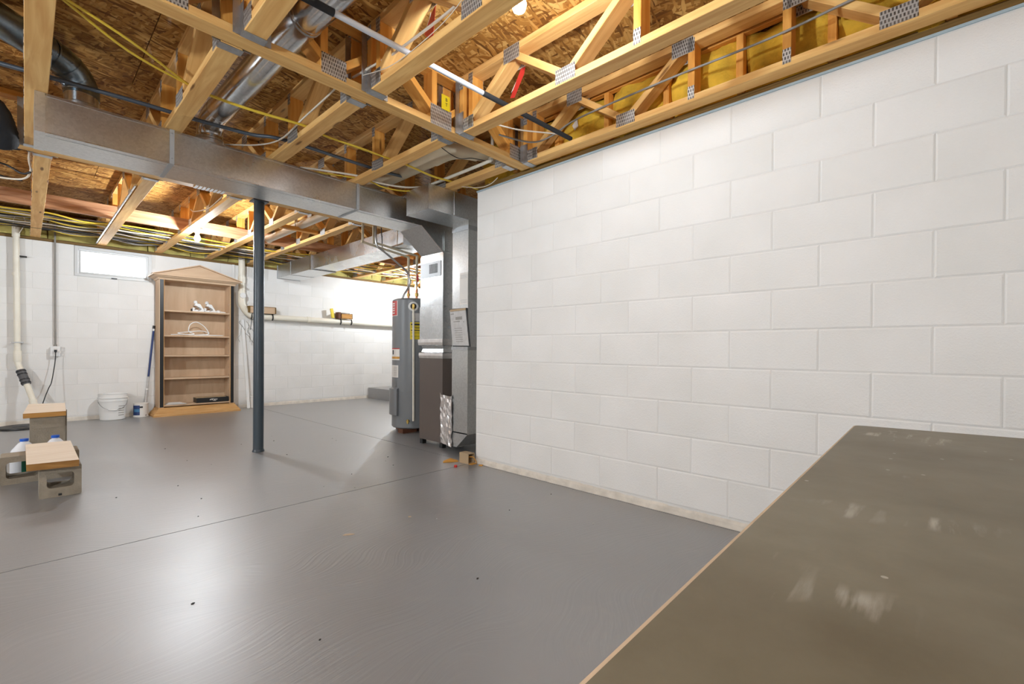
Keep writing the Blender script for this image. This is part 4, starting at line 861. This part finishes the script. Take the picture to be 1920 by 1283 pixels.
# things on the shelves
def charger(label, x, y, z):
    t = thing('wall_bracket', label, 'bracket', (x, y, z), 'white brackets on the top shelf')
    MB().prism([(x-0.075, z+0.001), (x+0.085, z+0.001), (x+0.02, z+0.115), (x-0.035, z+0.125), (x-0.055, z+0.09), (x-0.02, z+0.085), (x+0.03, z+0.03), (x-0.05, z+0.03), (x-0.05, z+0.06), (x-0.075, z+0.06)], 'y', y-0.03, y+0.03).build('body', 'white', t)
    MB().lathe([(0.0, 0.0), (0.022, 0.006), (0.026, 0.025), (0.018, 0.045), (0, 0.05)], (x-0.035, y, z+0.115), 12).build('knob', 'white', t)
    MB().box(x-0.09, x-0.072, y-0.02, y+0.02, z+0.001, z+0.04).build('foot', 'black', t)
    MB().tube(smooth_path([(x-0.05, y-0.034, z+0.02), (x-0.02, y-0.036, z+0.07), (x+0.03, y-0.034, z+0.04), (x-0.01, y-0.034, z+0.015)], 5), 0.004, 6).build('cord', 'greycable', t)
charger('white plastic bracket on the top shelf, left of the two', 1.76, 8.05, 1.496)
charger('white plastic bracket on the top shelf, right of the two', 1.905, 8.05, 1.496)
t = thing('wall_plug', 'white plug and short cable lying at the right of the top shelf', 'plug', (2.05, 8.05, 1.496))
MB().lathe([(0, 0), (0.04, 0.002), (0.035, 0.025), (0.015, 0.04), (0, 0.042)], (2.02, 8.05, 1.496), 14).build('plug', 'white', t)
MB().tube(smooth_path([(2.02, 8.04, 1.515), (2.08, 8.03, 1.507), (2.11, 8.04, 1.506)], 4), 0.009, 8).build('cable_end', 'white', t)
rnd = random.Random(2); zs = 1.142
pts = [(1.42, 8.0, zs+0.006), (1.55, 8.02, zs+0.012), (1.70, 8.0, zs+0.02), (1.64, 8.03, zs+0.06), (1.66, 8.05, zs+0.16), (1.74, 8.05, zs+0.20), (1.83, 8.03, zs+0.14), (1.88, 8.0, zs+0.04), (1.82, 7.99, zs+0.006), (1.62, 7.985, zs+0.01), (1.50, 8.0, zs+0.03), (1.62, 8.02, zs+0.05), (1.80, 8.03, zs+0.07), (1.90, 8.05, zs+0.03), (1.72, 8.06, zs+0.006), (1.95, 8.03, zs+0.006), (2.08, 8.02, zs+0.008), (1.98, 8.0, zs+0.01), (1.85, 7.99, zs+0.008), (2.05, 7.985, zs+0.008)]
cable('coiled_cable', pts, 0.006, 'white', 'tangle of white cable on the second shelf', 'cable', n=8)
t = thing('black_box', 'flat black box with white emblem on the bottom shelf', 'box', (1.95, 8.0, 0.152))
MB().box(1.72, 2.13, 7.945, 8.14, 0.152, 0.222).build('carton', 'black', t); MB().box(1.722, 2.10, 7.95, 8.14, 0.222, 0.226).build('lid_edge', 'card', t)
mb = MB()
for pts in ([(1.885, .185), (1.90, .200), (1.925, .202), (1.92, .188), (1.895, .187)], [(1.915, .190), (1.935, .204), (1.95, .198), (1.94, .182), (1.925, .180)], [(1.945, .195), (1.965, .198), (1.985, .195), (1.97, .182), (1.95, .178)], [(1.93, .178), (1.945, .186), (1.965, .180), (1.96, .174), (1.94, .174)]):
    mb.tube([(x, 7.9435, z) for x, z in pts+pts[:1]], 0.0032, 5)
mb.build('emblem', 'paper', t)
t = thing('paper_pile', 'white papers lying at the left of the bottom shelf', 'papers', (1.48, 8.0, 0.152))
for k in range(4): board('sheet', (1.36+0.01*k, 8.0+0.008*k, 0.155+0.006*k), (1.60-0.02*k, 7.985+0.01*k, 0.155+0.006*k), 0.10, 0.004, 'paper', t, wdir=(0, 1, 0), bev=0)
# ------------------------------------------------------------------ along the back wall
t = thing('bucket', 'white plastic bucket with wire handle by the back wall', 'bucket', (0.80, 8.045, 0))
MB().lathe([(0, 0.002), (0.125, 0.002), (0.13, 0.01), (0.146, 0.245), (0.150, 0.245), (0.152, 0.258), (0.147, 0.26), (0.149, 0.285), (0.155, 0.287), (0.157, 0.298), (0.149, 0.300), (0.150, 0.338), (0.154, 0.345), (0.149, 0.345), (0.145, 0.33), (0.122, 0.02), (0, 0.02)], (0.80, 8.045, 0), 36).build('pail', 'white', t)
pts = []
for k in range(17):
    a = math.pi*k/16; pts.append((0.80-0.150*math.cos(a), 8.045-0.155*math.sin(a)*0.98, 0.262-0.125*math.sin(a)))
hd = MB().tube(pts, 0.003, 6).build('handle', 'galv_dull', t); MB().tube(pts[6:10], 0.008, 8).build('grip', 'white', hd)
mb = MB(); a0, a1 = -1.25, -0.70
for k in range(5):
    z = 0.06+k*0.03; rr = 0.131+(0.146-0.131)*(z/0.245)+0.0012; mb.add([(0.80+rr*math.cos(a), 8.045+rr*math.sin(a), q) for a in (a0, (a0+a1)/2, a1) for q in (z, z+0.008)], [(0, 2, 3, 1), (2, 4, 5, 3)])
mb.build('print', 'greycable', t)
t = thing('paint_can', 'paint can with blue and white label beside the bookcase', 'paint can', (1.10, 8.09, 0))
MB().lathe([(0, 0.002), (0.084, 0.002), (0.086, 0.012), (0.083, 0.016), (0.083, 0.178), (0.086, 0.182), (0.086, 0.19), (0.078, 0.19), (0.076, 0.182), (0, 0.182)], (1.10, 8.09, 0), 32).build('can', 'paper', t)
def canpatch(name, a0, a1, z0, z1, m, off=0.001):
    mb = MB(); n = 8; vs = []
    for i in range(n+1):
        a = a0+(a1-a0)*i/n
        vs += [(1.10+(0.083+off)*math.cos(a), 8.09+(0.083+off)*math.sin(a), z) for z in (z0, z1)]
    mb.add(vs, [(2*i, 2*i+2, 2*i+3, 2*i+1) for i in range(n)], True); return mb.build(name, m, t)
canpatch('label_blue', -3.1, -1.85, 0.03, 0.165, 'navy'); canpatch('label_band', -2.7, -1.86, 0.075, 0.115, 'midblue', 0.0016); canpatch('label_spot', -1.85, -1.45, 0.128, 0.152, 'ink', 0.0018); canpatch('label_mark', -1.1, -0.9, 0.02, 0.03, 'ink', 0.0018)
t = thing('paint_pole', 'navy and white roller pole leaning against the wall by the bookcase', 'pole', (1.155, 8.195, 0))
P0, P1 = Vector((1.150, 8.190, 0.0)), Vector((1.262, 8.205, 1.275)); at = lambda k: P0+(P1-P0)*k
MB().tube([at(0.002), at(0.29)], 0.0155, 12).build('outer_tube', 'paper_grey', t); MB().tube([at(0.285), at(0.30)], 0.0175, 12).build('collar', 'white', t); MB().tube([at(0.30), at(0.44)], 0.0125, 12).build('inner_tube', 'paper_grey', t)
MB().tube([at(0.43), at(0.94)], 0.0125, 12).build('grip', 'navy', t); MB().tube([at(0.93), at(0.975)], 0.011, 12).build('neck', 'white', t); MB().tube([at(0.965), at(1.0)], 0.0155, 12).build('tip', 'black', t)
# drain stack and long pipe
t = thing('drain_stack', 'white plastic drain stack and long sloping pipe along the back wall', 'pipe', (2.366, 8.15, 1.4))
MB().tube([(2.366, 8.15, 2.60), (2.366, 8.15, 1.72)], 0.046, 20).build('stack', 'pvc', t)
MB().tube([(2.366, 8.15, 2.10), (2.366, 8.15, 2.0)], 0.053, 20).build('hub', 'pvc', t)
MB().tube(smooth_path([(2.366, 8.15, 1.86), (2.366, 8.15, 1.72), (2.378, 8.15, 1.65), (2.42, 8.15, 1.575), (2.48, 8.15, 1.515), (2.56, 8.15, 1.488), (2.64, 8.15, 1.482)], 4), 0.053, 20).build('bend', 'pvc', t)
MB().tube([(2.366, 8.10, 1.80), (2.366, 8.075, 1.80)], 0.042, 20).build('cleanout_cap', 'white', t)
MB().tube([(2.60, 8.15, 1.483), (3.4, 8.15, 1.474)], 0.046, 20).build('run', 'pvc', t); MB().tube([(3.40, 8.15, 1.474), (3.46, 8.15, 1.473)], 0.053, 20).build('coupling', 'pvc', t); MB().tube([(3.46, 8.15, 1.473), (5.9, 8.15, 1.45)], 0.046, 20).build('run', 'pvc', t)
tag(MB().box(2.25, 2.285, 8.215, 8.228, 1.9, 2.29).build('pipe_cover', 'white', loc=(2.26, 8.22, 1.9)), 'narrow white strip on the wall beside the drain stack', 'strip')
def strap_hook(parent, x, zp):
    pts = [(x, 8.15+0.052*math.sin(a), zp+0.052*math.cos(a)) for a in [(-math.pi*0.15)-i*math.pi*0.75/8 for i in range(9)]]
    MB().tube(pts, 0.010, 6).build('strap', 'black', parent)
t = thing('wooden_cradle', 'wooden block strapped on the drain pipe beside the steel post', 'block', (2.65, 8.15, 1.53))
board('block_face', (2.47, 8.085, 1.583), (2.84, 8.085, 1.583), 0.10, 0.04, 'mdf', t, wdir=(0, 0, 1)); board('block_top', (2.45, 8.15, 1.637), (2.85, 8.15, 1.637), 0.17, 0.012, 'treated', t, wdir=(0, 1, 0)); board('block_end', (2.846, 8.15, 1.535), (2.846, 8.15, 1.64), 0.03, 0.16, 'treated', t); board('block_end', (2.455, 8.15, 1.535), (2.455, 8.15, 1.64), 0.03, 0.16, 'treated', t)
strap_hook(t, 2.82, 1.48); strap_hook(t, 2.50, 1.485)
t = thing('wooden_cradle', 'honey coloured wooden block strapped on the drain pipe near the water heater', 'block', (4.1, 8.15, 1.52))
board('block_face', (4.0, 8.085, 1.566), (4.20, 8.085, 1.566), 0.085, 0.04, 'plank_edge', t, wdir=(0, 0, 1)); board('block_end', (4.21, 8.14, 1.522), (4.21, 8.14, 1.62), 0.022, 0.12, 'treated', t); board('block_end', (3.965, 8.14, 1.522), (3.965, 8.14, 1.64), 0.05, 0.12, 'darkbox', t)
strap_hook(t, 4.005, 1.468); strap_hook(t, 4.215, 1.466)
tag(board('spirit_level', (3.865, 8.13, 1.528), (3.835, 8.14, 1.70), 0.05, 0.03, 'yellowprint'), 'yellow green tool standing on the drain pipe', 'tool')
t = thing('small_plate', 'white dish and small parts resting on the honey wooden block', 'dish', (4.09, 8.13, 1.61))
MB().lathe([(0, 0.012), (0.02, 0.002), (0.07, 0.012), (0.085, 0.028), (0.08, 0.03), (0.065, 0.018), (0, 0.016)], (4.09, 8.13, 1.606), 20).build('dish', 'white', t); MB().box(4.15, 4.175, 8.11, 8.14, 1.612, 1.635).build('clip', 'black', t)
tag(board('leaning_board', (2.445, 8.06, 0.003), (2.395, 8.205, 1.42), 0.045, 0.018, 'white'), 'thin white board leaning against the wall beside the steel post', 'board')
t = thing('paint_can', 'white and red can half hidden by the steel post', 'paint can', (2.56, 8.11, 0))
MB().lathe([(0, 0.002), (0.083, 0.002), (0.085, 0.012), (0.082, 0.016), (0.082, 0.178), (0.085, 0.182), (0.085, 0.19), (0.076, 0.188), (0, 0.182)], (2.56, 8.11, 0), 28).build('can', 'paper', t)
mb = MB(); vs = []
for i in range(9):
    a = -1.75+1.9*i/8; vs += [(2.56+0.0832*math.cos(a), 8.11+0.0832*math.sin(a), z) for z in (0.03, 0.125)]
mb.add(vs, [(2*i, 2*i+2, 2*i+3, 2*i+1) for i in range(8)], True); mb.build('label', 'red', t)
rnd = random.Random(8)
for i in range(6):
    x = 2.36+0.03*i; z = 1.40-0.05*(i % 3); pts = [(x, 8.20, z)]
    for k in range(5): pts.append((pts[-1][0]+rnd.uniform(-0.03, 0.045), 8.17+rnd.uniform(0, 0.04), pts[-1][2]-rnd.uniform(0.02, 0.09)))
    cable('loose_wire', pts, 0.0025, 'greycable' if i % 2 else 'ink', 'thin loose wire dangling on the wall below the drain bend', 'wire', 'wires below the drain bend')
cable('hook_wire', [(2.52, 8.10, 1.62), (2.50, 8.09, 1.50), (2.49, 8.09, 1.38), (2.478, 8.09, 1.26)], 0.005, 'ink', 'dark wire hanging from the wooden block by the post', 'wire')
# sump pipe, conduit, outlet
t = thing('sump_pipe', 'cream plastic sump discharge pipe with black rubber coupling', 'pipe', (-0.07, 8.16, 0))
MB().tube([(-0.077, 8.17, 2.40), (-0.065, 8.165, 0.95)], 0.029, 16).build('riser', 'pvc', t)
MB().tube([(-0.077, 8.17, 2.42), (-0.077, 8.17, 2.29)], 0.035, 16).build('hub', 'pvc', t); MB().tube([(-0.074, 8.17, 1.86), (-0.073, 8.17, 1.82)], 0.034, 16).build('hub', 'pvc', t)
MB().tube(smooth_path([(-0.065, 8.165, 0.96), (-0.060, 8.16, 0.78), (-0.045, 8.14, 0.70), (-0.020, 8.11, 0.62), (0.015, 8.06, 0.50), (0.05, 8.0, 0.37), (0.075, 7.96, 0.27), (0.085, 7.945, 0.16), (0.085, 7.945, -0.005)], 4), 0.029, 16).build('bend', 'pvc', t)
MB().tube([(-0.064, 8.163, 0.91), (-0.061, 8.16, 0.78)], 0.036, 16).build('elbow_hub', 'pvc', t); MB().tube([(0.062, 7.98, 0.32), (0.08, 7.952, 0.22)], 0.036, 16).build('elbow_hub', 'pvc', t)
cp = MB().tube([(-0.038, 8.13, 0.675), (0.012, 8.065, 0.505)], 0.042, 16).build('rubber_coupling', 'rubber', t)
mb = MB()
for k in (0.1, 0.3, 0.68, 0.9):
    q0 = Vector((-0.038, 8.13, 0.675)); q1 = Vector((0.012, 8.065, 0.505)); mb.tube([q0+(q1-q0)*(k-0.04), q0+(q1-q0)*(k+0.04)], 0.0455, 16)
mb.build('hose_clamp', 'black', cp)
MB().box(-0.115, -0.01, 8.135, 8.225, 1.005, 1.018).build('pipe_clamp', 'galv_dull', t); MB().box(-0.10, 0.015, 8.16, 8.225, 2.055, 2.068).build('pipe_clamp', 'ink', t)
t = thing('outlet', 'white surface mounted outlet box with grey conduit above it', 'outlet', (0.26, 8.2, 0.905))
MB().tube([(0.262, 8.205, 0.96), (0.258, 8.205, 2.66)], 0.0095, 10).build('conduit', 'greycable', t); MB().tube([(0.262, 8.205, 0.955), (0.262, 8.205, 0.99)], 0.016, 10).build('connector', 'greycable', t)
MB().box(0.222, 0.302, 8.175, 8.226, 0.847, 0.965).build('box', 'white', t); MB().box(0.218, 0.306, 8.170, 8.176, 0.843, 0.969).build('cover', 'white', t); MB().box(0.249, 0.277, 8.165, 8.171, 0.862, 0.95).build('receptacle', 'paper', t)
t = thing('power_cord', 'black plug and cord hanging from the white outlet', 'cord', (0.262, 8.15, 0.9))
MB().box(0.250, 0.275, 8.135, 8.165, 0.895, 0.925).build('plug', 'black', t); MB().tube(smooth_path([(0.263, 8.14, 0.90), (0.261, 8.135, 0.82), (0.25, 8.12, 0.70), (0.225, 8.08, 0.52), (0.20, 8.04, 0.45), (0.16, 7.98, 0.32), (0.12, 7.93, 0.15), (0.10, 7.90, 0.03), (0.05, 7.88, 0.012)], 5), 0.005, 8).build('cord', 'black', t)
t = thing('sump_cover', 'black sump lid lying at the foot of the back wall', 'lid', (-0.02, 7.9, 0))
MB().lathe([(0, 0.0), (0.22, 0.0), (0.225, 0.006), (0.22, 0.02), (0.2, 0.024), (0, 0.02)], (-0.02, 7.9, 0), 32).build('lid', 'black', t); MB().box(-0.1, 0.02, 7.85, 7.9, 0.02, 0.035).build('lug', 'rubber', t)
# ------------------------------------------------------------------ concrete blocks, planks and jugs at the left
def cmu_prism(name, label, cx, cy, w, hh, dep, hole, ridges=False):
    """hollow block lying with its cores along Y: outer w x hh, list of core rectangles, depth dep from cy"""
    t = thing(name, label, 'block', (cx, cy+dep/2, 0), 'bare concrete blocks')
    bm = bmesh.new(); W = 0.012
    def loop(x0, x1, z0, z1, r, n=4):
        P = []
        for (px_, pz_, a0) in ((x1-r, z1-r, 0), (x0+r, z1-r, 90), (x0+r, z0+r, 180), (x1-r, z0+r, 270)):
            for k in range(n+1):
                a = math.radians(a0+90*k/n); P.append((px_+r*math.cos(a), pz_+r*math.sin(a)))
        return P
    x0 = cx-w/2; out = loop(x0, x0+w, 0, hh, 0.008); holes = [loop(x0+a, x0+b, c, d, 0.022) for a, b, c, d in hole]
    for y in (cy, cy+dep):
        es = []
        for P in [out]+holes:
            vs = [bm.verts.new((p[0], y, p[1])) for p in P]; es += [bm.edges.new((vs[i], vs[(i+1) % len(vs)])) for i in range(len(vs))]
        bmesh.ops.triangle_fill(bm, edges=es, use_beauty=True)
    for P in [out]+holes:
        n = len(P); A = [bm.verts.new((p[0], cy, p[1])) for p in P]; B = [bm.verts.new((p[0], cy+dep, p[1])) for p in P]
        for i in range(n): bm.faces.new((A[i], A[(i+1) % n], B[(i+1) % n], B[i]))
    bmesh.ops.remove_doubles(bm, verts=bm.verts, dist=1e-5); bmesh.ops.recalc_face_normals(bm, faces=bm.faces)
    me = bpy.data.meshes.new('shell'); org = ROOT[t]
    for v in bm.verts: v.co = v.co-org
    bm.to_mesh(me); bm.free(); me.materials.append(MT['cmu']); o = bpy.data.objects.new('shell', me); COL.objects.link(o); o.parent = t
    return t
q = cmu_prism('concrete_block', 'single concrete block with one open core under the front plank', 0.157, 4.108, 0.195, 0.192, 0.194, [(0.034, 0.160, 0.058, 0.152)])
MB().box(0.146, 0.162, 4.1065, 4.109, 0.006, 0.02).build('chip', 'ink', q)
cmu_prism('concrete_block', 'long concrete block lying behind the front one with a jug showing through it', 0.079, 4.70, 0.397, 0.192, 0.194, [(0.028, 0.185, 0.04, 0.152), (0.212, 0.369, 0.04, 0.152)])
def upright(label, cx, y):
    t = thing('concrete_block', label, 'block', (cx, y+0.1, 0), 'bare concrete blocks')
    mb = MB().box(cx-0.097, cx+0.097, y, y+0.194, 0, 0.39); mb.build('shell', 'cmu', t)
    mb = MB(); mb.box(cx-0.097, cx+0.097, y-0.004, y, 0.30, 0.335) ; mb.box(cx-0.097, cx+0.097, y-0.004, y, 0.36, 0.388); mb.box(cx-0.097, cx+0.097, y-0.004, y, 0.0, 0.10)
    for yy in (y+0.0, y+0.16): mb.box(cx+0.097, cx+0.106, yy, yy+0.032, 0.0, 0.388)
    mb.build('ridge', 'cmu', t); return t
upright('concrete block standing on end under the rear plank, nearer one', 0.122, 5.31); upright('concrete block standing on end under the rear plank, farther one', 0.155, 5.80)
def plank(label, pts, z0, z1):
    t = thing('plank', label, 'plank', (pts[0][0], pts[0][1], z0), 'short planks on the concrete blocks')
    MB().prism(pts, 'z', z0, z1-0.0015).build('body', 'plank_edge', t); MB().prism(pts, 'z', z1-0.0015, z1).build('face', 'plank', t); return t
plank('pale plank laid across the two low concrete blocks', [(0.005, 4.075), (0.238, 4.035), (0.24, 4.90), (0.002, 4.93)], 0.1935, 0.236)
plank('pale plank laid on the upright concrete blocks', [(-0.012, 5.27), (0.232, 5.28), (0.259, 6.05), (0.021, 6.13)], 0.391, 0.43)
def jug(label, x, y):
    t = thing('plastic_jug', label, 'jug', (x, y, 0), 'plastic jugs behind the plank')
    MB().lathe([(0, 0.002), (0.068, 0.002), (0.074, 0.01), (0.074, 0.165), (0.066, 0.19), (0.03, 0.238), (0.021, 0.243), (0.021, 0.255)], (x, y, 0), 20).build('body', 'jug', t)
    MB().lathe([(0.024, 0.25), (0.024, 0.268), (0, 0.269)], (x, y, 0), 16).build('cap', 'blue', t)
    mb = MB(); vs = []
    for i in range(9):
        a = -1.75+1.3*i/8; vs += [(x+0.0747*math.cos(a), y+0.0747*math.sin(a), z) for z in (0.03, 0.14)]
    mb.add(vs, [(2*i, 2*i+2, 2*i+3, 2*i+1) for i in range(8)], True); mb.build('label', 'green', t); return t
jug('white jug with blue cap behind the plank, left one', -0.005, 5.01); jug('white jug with blue cap behind the plank, right one', 0.162, 5.04)
# ------------------------------------------------------------------ small things on the floor
t = thing('small_carton', 'small open cardboard box with cord inside at the foot of the wall end', 'box', (2.56, 2.92, 0))
def tilt_box():
    mb = MB(); bx0, bx1, by0, by1, zz = 2.535, 2.605, 2.87, 2.985, 0.085; w_ = 0.003
    mb.box(bx0, bx1, by0, by1, 0, w_); mb.box(bx0, bx1, by0, by1, zz-w_, zz); mb.box(bx0, bx0+w_, by0, by1, w_, zz-w_); mb.box(bx1-w_, bx1, by0, by1, w_, zz-w_); mb.box(bx0+w_, bx1-w_, by1-w_, by1, w_, zz-w_)
    return mb
tilt_box().build('carton', 'card', t)
MB().box(2.537, 2.603, 2.835, 2.872, 0.001, 0.004).build('flap', 'leather', t); MB().tube(smooth_path([(2.55, 2.95, 0.01), (2.56, 2.90, 0.05), (2.58, 2.86, 0.055), (2.595, 2.85, 0.03), (2.60, 2.84, 0.008)], 5), 0.004, 6).build('cord', 'leather', t)
mb = MB(); rnd = random.Random(4); P = [(2.42, 3.06), (2.50, 3.02), (2.54, 3.0), (2.56, 3.06), (2.52, 3.12), (2.46, 3.10)]
mb.prism(P, 'z', 0.0, 0.006); mb.add([(x+rnd.uniform(-.01, .01), y, 0.006) for x, y in P]+[(2.50, 3.06, 0.028)], [(i, (i+1) % 6, 6) for i in range(6)], True)
tag(mb.build('work_glove', 'leather', loc=(2.5, 3.06, 0)), 'crumpled tan glove beside the small carton', 'glove')
tag(MB().lathe([(0, 0), (0.013, 0), (0.014, 0.012), (0.009, 0.018), (0, 0.019)], (2.405, 2.878, 0), 12).build('wire_nut', 'red', loc=(2.405, 2.878, 0)), 'small red cap on the floor joint', 'cap')
tag(MB().prism([(2.585, 2.79), (2.60, 2.76), (2.575, 2.745), (2.56, 2.77)], 'z', 0, 0.006).build('wood_chip', 'leather', loc=(2.58, 2.77, 0)), 'tan wood chip in front of the small carton', 'chip')
tag(MB().prism([(1.115, 2.225), (1.14, 2.207), (1.165, 2.20), (1.15, 2.222), (1.13, 2.232)], 'z', 0, 0.003).build('wood_chip', 'raw_edge', loc=(1.14, 2.22, 0)), 'pale wood chip alone in the middle of the floor', 'chip')
tag(MB().prism([(1.495, 2.205), (1.508, 2.195), (1.512, 2.203), (1.50, 2.21)], 'z', 0, 0.004).build('wood_chip', 'raw_edge', loc=(1.5, 2.2, 0)), 'tiny pale chip on the floor near the wall shadow', 'chip')
for i in range(26):
    x, y = rnd.uniform(0.3, 2.4), rnd.uniform(1.0, 5.5); s_ = rnd.uniform(0.003, 0.007)
    tag(MB().prism([(x-s_, y), (x, y-s_*0.7), (x+s_*1.1, y+s_*0.2), (x+s_*0.1, y+s_)], 'z', 0, 0.003).build('debris_crumb', 'ink' if i % 3 else 'paper_grey', loc=(x, y, 0)), 'tiny crumb of debris on the grey floor', 'debris', 'crumbs on the floor')
# ------------------------------------------------------------------ table in the foreground
t = thing('work_table', 'worn brown tabletop filling the lower right corner', 'table', (0.9, -0.2, 0))
far = Vector((0.048, -0.337)).normalized(); c0 = Vector((1.699, 0.186)); c1 = c0+far*0.80; q0 = Vector((-0.75, 0.158)); q1 = q0+Vector((0.02, -0.79))
def rc(p, a, b, r=0.018):
    da, db = (a-p).normalized(), (b-p).normalized(); return [p+da*r, p+(da+db)*r*0.30, p+db*r]
poly = rc(c0, q0, c1)+rc(c1, c0, q1)+rc(q1, c1, q0)+rc(q0, q1, c0); poly = [(p.x, p.y) for p in poly]
MB().prism(poly, 'z', 0.722, 0.7385).build('core', 'raw_edge', t); MB().prism(poly, 'z', 0.7385, 0.7395).build('band', 'raw_edge', t)
ctr = Vector((0.5, -0.2)); MB().prism([(p[0]+(0.004 if p[0] < 0.5 else -0.004), p[1]+(0.004 if p[1] < -0.2 else -0.0035)) for p in poly], 'z', 0.7395, 0.7402).build('top', 'table', t)
def inset(k, s): return [(0.55+(p[0]-0.55)*k, -0.2+(p[1]+0.2)*s) for p in poly]
MB().prism(inset(0.93, 0.82), 'z', 0.64, 0.722).build('apron', 'darkbox', t)
for x, y in ((-0.6, 0.06), (1.55, 0.06), (1.58, -0.48), (-0.6, -0.48)): MB().box(x-0.03, x+0.03, y-0.03, y+0.03, 0, 0.66).build('leg', 'darkbox', t)
